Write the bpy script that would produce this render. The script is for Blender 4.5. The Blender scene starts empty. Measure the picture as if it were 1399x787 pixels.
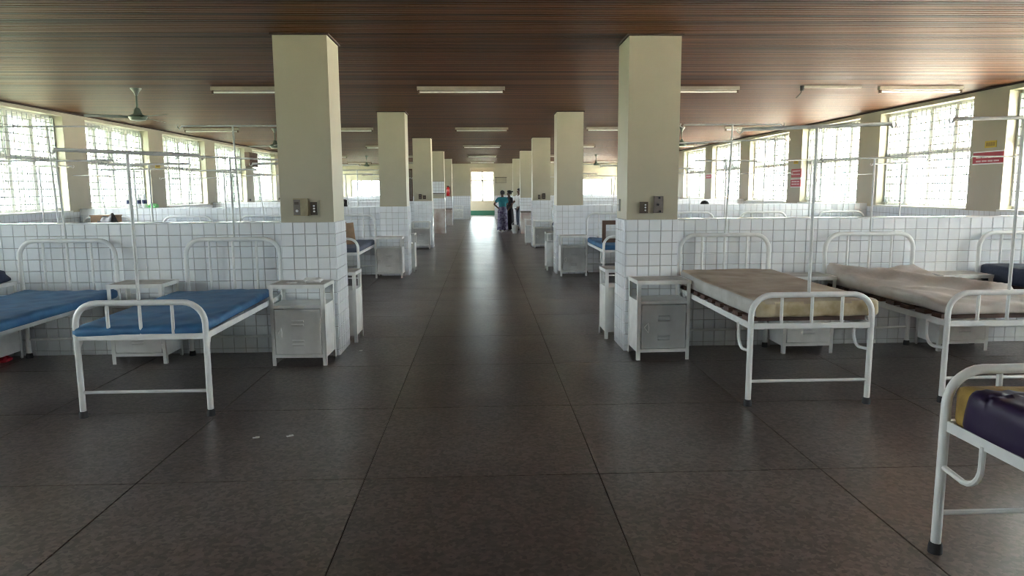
import bpy, bmesh, math, random
from math import pi, sin, cos, radians
from mathutils import Vector, Matrix, noise

random.seed(7)
sc = bpy.context.scene
COL = sc.collection

# ------------------------------------------------------------------ camera
cam_d = bpy.data.cameras.new('camera')
cam = bpy.data.objects.new('camera', cam_d)
COL.objects.link(cam)
cam_d.sensor_width = 36.0
cam_d.lens = 977.25 / 1399.0 * 36.0
cam_d.clip_start = 0.05
cam_d.clip_end = 400
cam.matrix_world = (Matrix.Translation((0, 0, 1.6)) @ Matrix.Rotation(-0.0395, 4, 'Z')
                    @ Matrix.Rotation(pi / 2 - 0.1363, 4, 'X') @ Matrix.Rotation(-0.0063, 4, 'Z'))
sc.camera = cam

# ------------------------------------------------------------------ sky, sun, exposure
w = bpy.data.worlds.new('sky')
sc.world = w
w.use_nodes = True
bg = w.node_tree.nodes['Background']
bg.inputs[0].default_value = (0.90, 0.95, 1.0, 1)
bg.inputs[1].default_value = 2.3
sun_d = bpy.data.lights.new('sun', 'SUN')
sun_d.energy = 17.0
sun_d.angle = radians(3)
sun_d.color = (1.0, 0.93, 0.82)
sun = bpy.data.objects.new('sun', sun_d)
COL.objects.link(sun)
sun.rotation_euler = (0, radians(17), radians(15))      # high sun on the right-hand side of the building
sc.view_settings.view_transform = 'Standard'
sc.view_settings.look = 'None'
sc.view_settings.gamma = 1.0
sc.view_settings.use_curve_mapping = False
sc.view_settings.exposure = 4.0
sc.cycles.use_denoising = True
sc.cycles.filter_width = 1.1
sc.cycles.max_bounces = 10
sc.cycles.diffuse_bounces = 6
sc.cycles.glossy_bounces = 4
sc.cycles.transparent_max_bounces = 12
sc.cycles.caustics_reflective = False
sc.cycles.caustics_refractive = False
sc.cycles.sample_clamp_indirect = 10.0
sc.cycles.denoising_prefilter = 'NONE'
sc.cycles.use_adaptive_sampling = False

# ------------------------------------------------------------------ materials
MATS = {}
def mat(name, col, rough=0.5, metal=0.0, var=0.0, vscale=6.0, bump=0.0, bscale=40.0, col2=None, spec=0.5, rand=0.0, coat=0.0):
    if name in MATS:
        return MATS[name]
    m = bpy.data.materials.new(name)
    m.use_nodes = True
    nt = m.node_tree
    b = nt.nodes['Principled BSDF']
    b.inputs['Roughness'].default_value = rough
    b.inputs['Metallic'].default_value = metal
    b.inputs['Specular IOR Level'].default_value = spec
    if coat:
        b.inputs['Coat Weight'].default_value = coat
        b.inputs['Coat Roughness'].default_value = 0.15
    b.inputs['Base Color'].default_value = (*col, 1)
    out = None
    if var or col2:
        tc = nt.nodes.new('ShaderNodeNewGeometry')
        nz = nt.nodes.new('ShaderNodeTexNoise')
        nz.inputs['Scale'].default_value = vscale
        nz.inputs['Detail'].default_value = 4
        nt.links.new(tc.outputs['Position'], nz.inputs['Vector'])
        cr = nt.nodes.new('ShaderNodeValToRGB')
        c2 = col2 if col2 else tuple(max(0, c * (1 - var)) for c in col)
        cr.color_ramp.elements[0].position = 0.36
        cr.color_ramp.elements[1].position = 0.66
        cr.color_ramp.elements[0].color = (*c2, 1)
        cr.color_ramp.elements[1].color = (*col, 1)
        nt.links.new(nz.outputs['Fac'], cr.inputs['Fac'])
        out = cr.outputs['Color']
    if rand:
        oi = nt.nodes.new('ShaderNodeObjectInfo')
        gi = nt.nodes.new('ShaderNodeNewGeometry')
        ad = nt.nodes.new('ShaderNodeMath'); ad.operation = 'ADD'
        nt.links.new(oi.outputs['Random'], ad.inputs[0])
        nt.links.new(gi.outputs['Random Per Island'], ad.inputs[1])
        fr = nt.nodes.new('ShaderNodeMath'); fr.operation = 'FRACT'
        nt.links.new(ad.outputs[0], fr.inputs[0])
        mr = nt.nodes.new('ShaderNodeMapRange')
        mr.inputs[3].default_value = 1 - rand
        mr.inputs[4].default_value = 1 + rand
        nt.links.new(fr.outputs[0], mr.inputs[0])
        hs = nt.nodes.new('ShaderNodeHueSaturation')
        hs.inputs['Color'].default_value = (*col, 1)
        if out:
            nt.links.new(out, hs.inputs['Color'])
        nt.links.new(mr.outputs[0], hs.inputs['Value'])
        out = hs.outputs['Color']
    if out:
        nt.links.new(out, b.inputs['Base Color'])
    if bump:
        tc = nt.nodes.new('ShaderNodeNewGeometry')
        nz = nt.nodes.new('ShaderNodeTexNoise')
        nz.inputs['Scale'].default_value = bscale
        nz.inputs['Detail'].default_value = 5
        nt.links.new(tc.outputs['Position'], nz.inputs['Vector'])
        bp = nt.nodes.new('ShaderNodeBump')
        bp.inputs['Strength'].default_value = bump
        bp.inputs['Distance'].default_value = 0.01
        nt.links.new(nz.outputs['Fac'], bp.inputs['Height'])
        nt.links.new(bp.outputs['Normal'], b.inputs['Normal'])
    MATS[name] = m
    return m

mat('cream', (0.44, 0.412, 0.31), 0.45, var=0.06, vscale=2.5)
mat('tile', (0.80, 0.83, 0.86), 0.16, rand=0.035, var=0.05, vscale=1.7)
mat('tile_dirty', (0.62, 0.60, 0.57), 0.3, rand=0.05, col2=(0.40, 0.30, 0.25), vscale=2.2)
mat('grout', (0.38, 0.37, 0.36), 0.9)
mat('enamel', (0.78, 0.80, 0.79), 0.32, var=0.10, vscale=9)
mat('cabinet', (0.82, 0.83, 0.81), 0.38, var=0.13, vscale=7)
mat('cabinet_grey', (0.55, 0.57, 0.57), 0.42, var=0.15, vscale=7)
mat('cabinet_top', (0.52, 0.49, 0.44), 0.5, var=0.3, vscale=9)
mat('steel', (0.55, 0.56, 0.56), 0.38, metal=0.6, var=0.2, vscale=8)
mat('pole_paint', (0.62, 0.64, 0.63), 0.4, var=0.2, vscale=9)
mat('rubber', (0.02, 0.02, 0.022), 0.7)
mat('wframe', (0.74, 0.75, 0.70), 0.45, var=0.08)
mat('grille', (0.40, 0.42, 0.41), 0.5)
mat('darkgap', (0.03, 0.017, 0.012), 0.9)
mat('blue_vinyl', (0.05, 0.175, 0.345), 0.5, col2=(0.032, 0.115, 0.25), vscale=7, bump=0.35, bscale=14)
mat('navy', (0.02, 0.03, 0.065), 0.55, bump=0.4, bscale=18)
mat('greyblue', (0.10, 0.12, 0.17), 0.6, bump=0.4, bscale=18)
mat('beige', (0.46, 0.39, 0.31), 0.75, col2=(0.32, 0.255, 0.19), vscale=4, bump=0.4, bscale=11)
mat('beige_side', (0.60, 0.53, 0.38), 0.8, col2=(0.42, 0.33, 0.19), vscale=9, bump=0.3, bscale=25)
mat('mattress_grey', (0.46, 0.46, 0.44), 0.8, col2=(0.36, 0.35, 0.32), vscale=6, bump=0.2)
mat('linen', (0.62, 0.58, 0.54), 0.85, col2=(0.50, 0.45, 0.40), vscale=5, bump=0.35, bscale=9)
mat('purple', (0.020, 0.010, 0.045), 0.5, col2=(0.013, 0.007, 0.03), vscale=5, bump=0.25, bscale=9)
mat('mustard', (0.36, 0.24, 0.06), 0.9, col2=(0.24, 0.15, 0.04), vscale=12, bump=0.3)
mat('slat', (0.10, 0.05, 0.035), 0.6, var=0.4, vscale=14)
mat('brown_board', (0.10, 0.05, 0.032), 0.5, var=0.3)
mat('tan_board', (0.25, 0.15, 0.08), 0.6, var=0.3)
mat('black', (0.012, 0.012, 0.014), 0.55)
mat('white', (0.85, 0.86, 0.86), 0.4)
mat('tube_glass', (0.82, 0.82, 0.78), 0.25)
mat('lamp_body', (0.34, 0.30, 0.24), 0.5, var=0.15)
mat('fan_paint', (0.10, 0.13, 0.10), 0.35)
mat('fan_blade', (0.16, 0.18, 0.16), 0.35)
mat('red', (0.42, 0.025, 0.045), 0.4)
mat('red_gloss', (0.5, 0.02, 0.02), 0.25)
mat('yellow', (0.55, 0.40, 0.03), 0.5)
mat('yellow_dark', (0.30, 0.20, 0.02), 0.5)
mat('sign_white', (0.75, 0.55, 0.56), 0.6)
mat('green', (0.22, 0.62, 0.25), 0.5)
mat('teal_dark', (0.02, 0.07, 0.08), 0.5)
mat('navy_plastic', (0.015, 0.03, 0.10), 0.4)
mat('switch_brown', (0.07, 0.055, 0.04), 0.5)
mat('box_tan', (0.38, 0.33, 0.20), 0.6, var=0.2, vscale=20)
mat('plate_grey', (0.19, 0.165, 0.145), 0.5, var=0.2, vscale=20)
mat('green_paint', (0.03, 0.14, 0.09), 0.5)
mat('skin', (0.10, 0.05, 0.032), 0.55)
mat('hair', (0.006, 0.005, 0.005), 0.6)
mat('teal_cloth', (0.02, 0.22, 0.26), 0.8, var=0.2)
mat('dark_cloth', (0.018, 0.014, 0.018), 0.8, var=0.2)
mat('grey_cloth', (0.38, 0.38, 0.36), 0.85, var=0.2)
mat('white_cloth', (0.7, 0.7, 0.68), 0.85, var=0.1)
mat('skirt_print', (0.035, 0.015, 0.075), 0.8, col2=(0.20, 0.19, 0.27), vscale=14)
mat('trunk', (0.1, 0.07, 0.05), 0.9)
mat('outside_ground', (0.80, 0.74, 0.64), 0.95, col2=(0.70, 0.65, 0.56), vscale=0.3)
mat('dim_ground', (0.18, 0.22, 0.13), 0.95, col2=(0.22, 0.22, 0.15), vscale=0.4)
mat('roof', (0.35, 0.30, 0.26), 0.9)
mat('soffit', (0.75, 0.74, 0.70), 0.8)
mat('dark_line', (0.05, 0.03, 0.025), 0.8)
mat('paper', (0.8, 0.8, 0.78), 0.8)

def glass_mat():
    m = bpy.data.materials.new('pane_glass'); m.use_nodes = True
    nt = m.node_tree; nt.nodes.clear()
    o = nt.nodes.new('ShaderNodeOutputMaterial')
    t = nt.nodes.new('ShaderNodeBsdfTransparent'); t.inputs[0].default_value = (0.84, 0.89, 0.88, 1)
    g = nt.nodes.new('ShaderNodeBsdfGlossy'); g.inputs['Roughness'].default_value = 0.05
    mx = nt.nodes.new('ShaderNodeMixShader'); mx.inputs[0].default_value = 0.07
    nt.links.new(t.outputs[0], mx.inputs[1]); nt.links.new(g.outputs[0], mx.inputs[2])
    df = nt.nodes.new('ShaderNodeBsdfDiffuse'); df.inputs[0].default_value = (0.55, 0.60, 0.58, 1)
    m2 = nt.nodes.new('ShaderNodeMixShader'); m2.inputs[0].default_value = 0.2
    nt.links.new(mx.outputs[0], m2.inputs[1]); nt.links.new(df.outputs[0], m2.inputs[2])
    nt.links.new(m2.outputs[0], o.inputs[0])
    MATS['glass'] = m
glass_mat()

def wood_mat():
    m = bpy.data.materials.new('ceiling_wood'); m.use_nodes = True
    nt = m.node_tree; b = nt.nodes['Principled BSDF']
    g = nt.nodes.new('ShaderNodeNewGeometry')
    mp = nt.nodes.new('ShaderNodeMapping'); mp.inputs['Scale'].default_value = (0.7, 22, 22)
    nt.links.new(g.outputs['Position'], mp.inputs['Vector'])
    nz = nt.nodes.new('ShaderNodeTexNoise'); nz.inputs['Scale'].default_value = 1.2; nz.inputs['Detail'].default_value = 6
    nt.links.new(mp.outputs[0], nz.inputs['Vector'])
    oi = nt.nodes.new('ShaderNodeObjectInfo')
    ad = nt.nodes.new('ShaderNodeMath'); ad.operation = 'ADD'
    nt.links.new(oi.outputs['Random'], ad.inputs[0]); nt.links.new(g.outputs['Random Per Island'], ad.inputs[1])
    fr = nt.nodes.new('ShaderNodeMath'); fr.operation = 'FRACT'; nt.links.new(ad.outputs[0], fr.inputs[0])
    mx = nt.nodes.new('ShaderNodeMath'); mx.operation = 'MULTIPLY_ADD'
    nt.links.new(fr.outputs[0], mx.inputs[0]); mx.inputs[1].default_value = 0.6
    nt.links.new(nz.outputs['Fac'], mx.inputs[2])
    cr = nt.nodes.new('ShaderNodeValToRGB')
    e = cr.color_ramp.elements
    e[0].position = 0.36; e[0].color = (0.012, 0.0042, 0.0024, 1)
    e[1].position = 1.0; e[1].color = (0.112, 0.043, 0.0165, 1)
    nt.links.new(mx.outputs[0], cr.inputs['Fac'])
    nt.links.new(cr.outputs[0], b.inputs['Base Color'])
    b.inputs['Roughness'].default_value = 0.55
    b.inputs['Specular IOR Level'].default_value = 0.17
    MATS['wood'] = m
wood_mat()

def floor_mat():
    m = bpy.data.materials.new('terrazzo'); m.use_nodes = True
    nt = m.node_tree; b = nt.nodes['Principled BSDF']
    b.inputs['Specular IOR Level'].default_value = 0.85
    L = nt.links.new
    g = nt.nodes.new('ShaderNodeNewGeometry')
    n1 = nt.nodes.new('ShaderNodeTexNoise'); n1.inputs['Scale'].default_value = 1.1; n1.inputs['Detail'].default_value = 7; n1.inputs['Roughness'].default_value = 0.62
    L(g.outputs['Position'], n1.inputs['Vector'])
    cr = nt.nodes.new('ShaderNodeValToRGB')
    e = cr.color_ramp.elements
    e[0].position = 0.30; e[0].color = (0.086, 0.066, 0.058, 1)
    e[1].position = 0.72; e[1].color = (0.128, 0.105, 0.094, 1)
    L(n1.outputs['Fac'], cr.inputs['Fac'])
    vo = nt.nodes.new('ShaderNodeTexVoronoi'); vo.inputs['Scale'].default_value = 48
    L(g.outputs['Position'], vo.inputs['Vector'])
    vr = nt.nodes.new('ShaderNodeValToRGB')
    v = vr.color_ramp.elements
    v[0].position = 0.0; v[0].color = (0.38, 0.38, 0.38, 1)
    v[1].position = 1.0; v[1].color = (1.75, 1.75, 1.75, 1)
    sp = nt.nodes.new('ShaderNodeSeparateColor')
    L(vo.outputs['Color'], sp.inputs[0]); L(sp.outputs[0], vr.inputs['Fac'])
    mu = nt.nodes.new('ShaderNodeMix'); mu.data_type = 'RGBA'; mu.blend_type = 'MULTIPLY'
    mu.inputs['Factor'].default_value = 0.75
    L(cr.outputs[0], mu.inputs['A']); L(vr.outputs[0], mu.inputs['B'])
    # dark chips
    v2 = nt.nodes.new('ShaderNodeTexVoronoi'); v2.inputs['Scale'].default_value = 21
    L(g.outputs['Position'], v2.inputs['Vector'])
    lt = nt.nodes.new('ShaderNodeMath'); lt.operation = 'LESS_THAN'; lt.inputs[1].default_value = 0.14
    L(v2.outputs['Distance'], lt.inputs[0])
    m2 = nt.nodes.new('ShaderNodeMix'); m2.data_type = 'RGBA'
    L(lt.outputs[0], m2.inputs['Factor'])
    L(mu.outputs['Result'], m2.inputs['A']); m2.inputs['B'].default_value = (0.06, 0.05, 0.047, 1)
    oi = nt.nodes.new('ShaderNodeObjectInfo')
    mr = nt.nodes.new('ShaderNodeMapRange'); mr.inputs[3].default_value = 0.90; mr.inputs[4].default_value = 1.08
    L(oi.outputs['Random'], mr.inputs[0])
    hs = nt.nodes.new('ShaderNodeHueSaturation'); L(mr.outputs[0], hs.inputs['Value']); L(m2.outputs['Result'], hs.inputs['Color'])
    L(hs.outputs[0], b.inputs['Base Color'])
    n2 = nt.nodes.new('ShaderNodeTexNoise'); n2.inputs['Scale'].default_value = 1.6; n2.inputs['Detail'].default_value = 1
    L(g.outputs['Position'], n2.inputs['Vector'])
    rr = nt.nodes.new('ShaderNodeMapRange'); rr.inputs[1].default_value = 0.3; rr.inputs[2].default_value = 0.7
    rr.inputs[3].default_value = 0.285; rr.inputs[4].default_value = 0.34
    L(n2.outputs['Fac'], rr.inputs[0]); L(rr.outputs[0], b.inputs['Roughness'])
    n3 = nt.nodes.new('ShaderNodeTexNoise'); n3.inputs['Scale'].default_value = 4.0; n3.inputs['Detail'].default_value = 0
    mp = nt.nodes.new('ShaderNodeMapping'); mp.inputs['Scale'].default_value = (0.5, 1.2, 1)
    L(g.outputs['Position'], mp.inputs['Vector']); L(mp.outputs[0], n3.inputs['Vector'])
    bp = nt.nodes.new('ShaderNodeBump'); bp.inputs['Strength'].default_value = 0.035; bp.inputs['Distance'].default_value = 0.02
    L(n3.outputs['Fac'], bp.inputs['Height']); L(bp.outputs[0], b.inputs['Normal'])
    MATS['floor'] = m
floor_mat()

def tile_pattern_mat():
    # dado tiling too far away to tell the pieces apart
    m = bpy.data.materials.new('far_tiling'); m.use_nodes = True
    nt = m.node_tree; b = nt.nodes['Principled BSDF']; L = nt.links.new
    g = nt.nodes.new('ShaderNodeNewGeometry')
    s = nt.nodes.new('ShaderNodeSeparateXYZ'); L(g.outputs['Position'], s.inputs[0])
    ad = nt.nodes.new('ShaderNodeMath'); ad.operation = 'ADD'; L(s.outputs[0], ad.inputs[0]); L(s.outputs[1], ad.inputs[1])
    c = nt.nodes.new('ShaderNodeCombineXYZ'); L(ad.outputs[0], c.inputs[0]); L(s.outputs[2], c.inputs[1])
    br = nt.nodes.new('ShaderNodeTexBrick'); br.offset = 0
    br.inputs['Color1'].default_value = (0.80, 0.83, 0.86, 1); br.inputs['Color2'].default_value = (0.75, 0.78, 0.81, 1)
    br.inputs['Mortar'].default_value = (0.36, 0.35, 0.34, 1)
    br.inputs['Scale'].default_value = 1.0; br.inputs['Mortar Size'].default_value = 0.003
    br.inputs['Brick Width'].default_value = 0.1136; br.inputs['Row Height'].default_value = 0.1136
    L(c.outputs[0], br.inputs['Vector']); L(br.outputs[0], b.inputs['Base Color'])
    b.inputs['Roughness'].default_value = 0.2
    MATS['tile_far'] = m
tile_pattern_mat()

# ------------------------------------------------------------------ mesh helpers
class MB:
    def __init__(s):
        s.v = []; s.f = []; s.m = []
        s.mi = 0
    def quad_faces(s, faces, n0):
        for f in faces:
            s.f.append(tuple(i + n0 for i in f)); s.m.append(s.mi)
    def box(s, x0, x1, y0, y1, z0, z1):
        n = len(s.v)
        s.v += [(x0, y0, z0), (x1, y0, z0), (x1, y1, z0), (x0, y1, z0), (x0, y0, z1), (x1, y0, z1), (x1, y1, z1), (x0, y1, z1)]
        s.quad_faces([(0, 3, 2, 1), (4, 5, 6, 7), (0, 1, 5, 4), (1, 2, 6, 5), (2, 3, 7, 6), (3, 0, 4, 7)], n)
        return s
    def frustum_y(s, x0, x1, z0, z1, yb, yf, c=0.0025):
        """a tile lying in the xz plane, its chamfered face at yf"""
        n = len(s.v)
        s.v += [(x0, yb, z0), (x1, yb, z0), (x1, yb, z1), (x0, yb, z1),
                (x0 + c, yf, z0 + c), (x1 - c, yf, z0 + c), (x1 - c, yf, z1 - c), (x0 + c, yf, z1 - c)]
        fs = [(4, 5, 6, 7), (0, 1, 5, 4), (1, 2, 6, 5), (2, 3, 7, 6), (3, 0, 4, 7), (3, 2, 1, 0)]
        if yf > yb:
            fs = [tuple(reversed(f)) for f in fs]
        s.quad_faces(fs, n)
        return s
    def obox(s, M, sx, sy, sz):
        n0 = len(s.v)
        s.box(-sx / 2, sx / 2, -sy / 2, sy / 2, -sz / 2, sz / 2)
        for i in range(n0, len(s.v)):
            s.v[i] = tuple(M @ Vector(s.v[i]))
        return s
    def tube(s, pts, r, seg=8, cap=True):
        pts = [Vector(p) for p in pts]
        rs = r if isinstance(r, (list, tuple)) else [r] * len(pts)
        n0 = len(s.v)
        t = (pts[1] - pts[0]).normalized()
        up = Vector((0, 0, 1)) if abs(t.z) < 0.9 else Vector((1, 0, 0))
        a = t.cross(up).normalized()
        for i, p in enumerate(pts):
            if i == 0: d = pts[1] - pts[0]
            elif i == len(pts) - 1: d = pts[-1] - pts[-2]
            else: d = (pts[i + 1] - pts[i]).normalized() + (pts[i] - pts[i - 1]).normalized()
            d = d.normalized()
            a = (a - d * a.dot(d)).normalized()
            b = d.cross(a)
            for k in range(seg):
                an = 2 * pi * k / seg
                s.v.append(tuple(p + (a * cos(an) + b * sin(an)) * rs[i]))
        for i in range(len(pts) - 1):
            for k in range(seg):
                k2 = (k + 1) % seg
                s.f.append((n0 + i * seg + k, n0 + i * seg + k2, n0 + (i + 1) * seg + k2, n0 + (i + 1) * seg + k)); s.m.append(s.mi)
        if cap:
            s.f.append(tuple(n0 + k for k in reversed(range(seg)))); s.m.append(s.mi)
            s.f.append(tuple(n0 + (len(pts) - 1) * seg + k for k in range(seg))); s.m.append(s.mi)
        return s
    def rings(s, rings, seg=16, cap=True):
        """rings: list of (cx, cy, z, rx, ry)"""
        n0 = len(s.v)
        for (cx, cy, z, rx, ry) in rings:
            for k in range(seg):
                a = 2 * pi * k / seg
                s.v.append((cx + rx * cos(a), cy + ry * sin(a), z))
        for i in range(len(rings) - 1):
            for k in range(seg):
                k2 = (k + 1) % seg
                s.f.append((n0 + i * seg + k, n0 + i * seg + k2, n0 + (i + 1) * seg + k2, n0 + (i + 1) * seg + k)); s.m.append(s.mi)
        if cap:
            s.f.append(tuple(n0 + k for k in reversed(range(seg)))); s.m.append(s.mi)
            s.f.append(tuple(n0 + (len(rings) - 1) * seg + k for k in range(seg))); s.m.append(s.mi)
        return s
    def mesh(s, name, mats, smooth=False):
        me = bpy.data.meshes.new(name)
        me.from_pydata(s.v, [], s.f)
        for mm in (mats if isinstance(mats, (list, tuple)) else [mats]):
            me.materials.append(MATS[mm])
        if any(s.m):
            me.polygons.foreach_set('material_index', s.m)
        if smooth:
            me.polygons.foreach_set('use_smooth', [True] * len(me.polygons))
            me.set_sharp_from_angle(angle=radians(40))
        me.update()
        return me

def obj(name, me, parent=None, loc=None, rot=None, scale=None):
    o = bpy.data.objects.new(name, me)
    COL.objects.link(o)
    if parent: o.parent = parent
    if loc: o.location = loc
    if rot: o.rotation_euler = rot
    if scale: o.scale = scale
    return o
def build(mb, name, m, parent=None, smooth=False, **k):
    return obj(name, mb.mesh(name, m, smooth), parent, **k)
def tag(o, label=None, cat=None, group=None, kind=None):
    if label: o['label'] = label
    if cat: o['category'] = cat
    if group: o['group'] = group
    if kind: o['kind'] = kind
    return o
def thing(name, label, cat, loc=(0, 0, 0), rz=0, group=None):
    return tag(obj(name, None, loc=loc, rot=(0, 0, rz)), label, cat, group)
def copy_tree(o, parent=None):
    c = o.copy(); COL.objects.link(c); c.parent = parent
    for ch in list(o.children): copy_tree(ch, c)
    return c
CACHE = {}
def cpart(name, key, fn, m, parent, smooth=True, **k):
    """a part whose mesh data is shared by every alike part"""
    kk = (name, key, str(m))
    if kk not in CACHE:
        mb = MB(); fn(mb); CACHE[kk] = mb.mesh(name, m, smooth)
    return obj(name, CACHE[kk], parent, **k)
def arc(c, r, a0, a1, n, axis='xz'):
    out = []
    for i in range(n + 1):
        a = a0 + (a1 - a0) * i / n
        if axis == 'xz': out.append((c[0] + r * cos(a), c[1], c[2] + r * sin(a)))
        elif axis == 'yz': out.append((c[0], c[1] + r * cos(a), c[2] + r * sin(a)))
        else: out.append((c[0] + r * cos(a), c[1] + r * sin(a), c[2]))
    return out
def rounded_slab(sx, sy, sz, r, nx, ny, nz, fn=None):
    """a closed rounded slab, base at z=0, centred in x and y; fn(p) displaces"""
    bm = bmesh.new()
    vs = {}
    def P(i, j, k):
        key = (i, j, k)
        if key not in vs:
            p = Vector((-sx / 2 + sx * i / nx, -sy / 2 + sy * j / ny, sz * k / nz))
            q = Vector((max(-sx / 2 + r, min(sx / 2 - r, p.x)), max(-sy / 2 + r, min(sy / 2 - r, p.y)), max(r, min(sz - r, p.z))))
            d = p - q
            if d.length > 1e-6: p = q + d.normalized() * r
            if fn: p = fn(p)
            vs[key] = bm.verts.new(p)
        return vs[key]
    for i in range(nx):
        for j in range(ny):
            bm.faces.new((P(i, j, nz), P(i + 1, j, nz), P(i + 1, j + 1, nz), P(i, j + 1, nz)))
            bm.faces.new((P(i, j + 1, 0), P(i + 1, j + 1, 0), P(i + 1, j, 0), P(i, j, 0)))
    for i in range(nx):
        for k in range(nz):
            bm.faces.new((P(i, 0, k), P(i + 1, 0, k), P(i + 1, 0, k + 1), P(i, 0, k + 1)))
            bm.faces.new((P(i, ny, k + 1), P(i + 1, ny, k + 1), P(i + 1, ny, k), P(i, ny, k)))
    for j in range(ny):
        for k in range(nz):
            bm.faces.new((P(0, j, k + 1), P(0, j + 1, k + 1), P(0, j + 1, k), P(0, j, k)))
            bm.faces.new((P(nx, j, k), P(nx, j + 1, k), P(nx, j + 1, k + 1), P(nx, j, k + 1)))
    return bm
def bm_obj(bm, name, mats, parent=None, smooth=True, **k):
    me = bpy.data.meshes.new(name)
    bm.normal_update(); bm.to_mesh(me); bm.free()
    for mm in (mats if isinstance(mats, (list, tuple)) else [mats]):
        me.materials.append(MATS[mm])
    if smooth: me.polygons.foreach_set('use_smooth', [True] * len(me.polygons))
    return obj(name, me, parent, **k)

# ------------------------------------------------------------------ layout numbers
H = 3.05                     # ceiling
D1, DS, CD = 6.94, 6.6446, 0.53     # first column line, bay length, column depth
XL, XR = (-1.935, -1.425), (1.392, 1.90)
PL, PR = -7.55, 7.50         # inner faces of the side wall piers
GL, GR = -7.76, 7.71         # window planes
Y0, Y1 = -2.76, 40.1          # room ends
PIT = DS / 2
TILE = 0.1136
ZT = 1.306                   # top of dado tiling
colY = [D1 + DS * k for k in range(-1, 5)]

# ------------------------------------------------------------------ floor
fl = build(MB().box(-9, 9, Y0 - 0.3, 47, -0.25, -0.006), 'floor', 'dark_line')
tag(fl, 'dark speckled terrazzo floor laid in large square slabs', 'floor', kind='structure')
SX = [-8.32, -7.04, -5.76, -4.48, -3.20, -1.94, -0.68, 0.64, 1.92, 3.20, 4.48, 5.76, 7.04, 8.32]
SY0, SDY = 3.86 - 1.31 * 3, 1.31
me_cache = {}
def slab_mesh(wd):
    key = round(wd, 3)
    if key not in me_cache:
        mb = MB(); g = 0.003; b = 0.0015
        a, c = wd / 2 - g, SDY / 2 - g
        n = len(mb.v)
        mb.v += [(-a, -c, -0.006), (a, -c, -0.006), (a, c, -0.006), (-a, c, -0.006),
                 (-a, -c, -0.0012), (a, -c, -0.0012), (a, c, -0.0012), (-a, c, -0.0012),
                 (-a + b, -c + b, 0), (a - b, -c + b, 0), (a - b, c - b, 0), (-a + b, c - b, 0)]
        mb.quad_faces([(0, 1, 5, 4), (1, 2, 6, 5), (2, 3, 7, 6), (3, 0, 4, 7), (4, 5, 9, 8), (5, 6, 10, 9), (6, 7, 11, 10), (7, 4, 8, 11), (8, 9, 10, 11)], n)
        me_cache[key] = mb.mesh('floor_slab', 'floor')
    return me_cache[key]
rest = MB()
ny = int((47 - SY0) / SDY) + 1
for j in range(-3, ny):
    for i in range(len(SX) - 1):
        xc, yc, wd = (SX[i] + SX[i + 1]) / 2, SY0 + (j + 0.5) * SDY, SX[i + 1] - SX[i]
        if yc < 47 and 0 <= j <= 22:
            obj('floor_slab', slab_mesh(wd), fl, loc=(xc, yc, 0))
        else:
            rest.box(SX[i] + 0.004, SX[i + 1] - 0.004, yc - SDY / 2 + 0.004, yc + SDY / 2 - 0.004, -0.006, 0)
tag(build(rest, 'far_floor_slabs', 'floor', fl), kind='stuff')

# ------------------------------------------------------------------ ceiling of narrow wooden strips
ce = build(MB().box(-7.9, 7.85, Y0 - 0.3, Y1 + 0.2, H + 0.016, H + 0.2).box(-2.3, 2.3, Y1 + 0.2, 46.4, H + 0.016, H + 0.2), 'ceiling', 'darkgap')
tag(ce, 'ceiling of narrow dark varnished wooden strips', 'ceiling', kind='structure')
SP = 0.074
slm = MB().box(-7.7, 7.65, -0.0305, 0.0305, 0, 0.017).mesh('ceiling_slat', 'wood')
rest = MB()
k = 0
y = Y0 - 0.1
while y < 46.1:
    if 4.3 < y and k < 300:
        obj('ceiling_slat', slm, ce, loc=(0, y, H)); k += 1
    else:
        xa, xb = (-7.7, 7.65) if y < Y1 + 0.1 else (-2.1, 2.1)
        rest.box(xa, xb, y - 0.0305, y + 0.0305, H, H + 0.017)
    y += SP
tag(build(rest, 'far_ceiling_slats', 'wood', ce), kind='stuff')
rf = build(MB().box(-8.75, 8.7, Y0 - 0.7, Y1 + 0.8, H + 0.2, H + 0.4).box(-2.6, 2.6, Y1 + 0.8, 46.8, H + 0.2, H + 0.4), 'roof', 'soffit')  # overhang added to block direct sun at the windows
tag(rf, 'flat roof slab with an overhang added to keep sun out of the windows', 'roof', kind='structure')

# ------------------------------------------------------------------ outside ground
gr = build(MB().box(0, 90, -60, 110, -0.5, -0.3), 'bounce_ground', 'outside_ground')  # added pale reflector ground, bounces light up to the right-hand ceiling
tag(gr, 'unseen pale ground added to bounce daylight in at the right windows', 'ground', kind='structure')
gr = build(MB().box(-90, 0, -60, 110, -0.5, -0.3), 'dim_ground', 'dim_ground')  # added less reflective ground, so the left side gets weaker, cooler bounce
tag(gr, 'unseen dull green ground added to keep the left side dimmer', 'ground', kind='structure')

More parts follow.
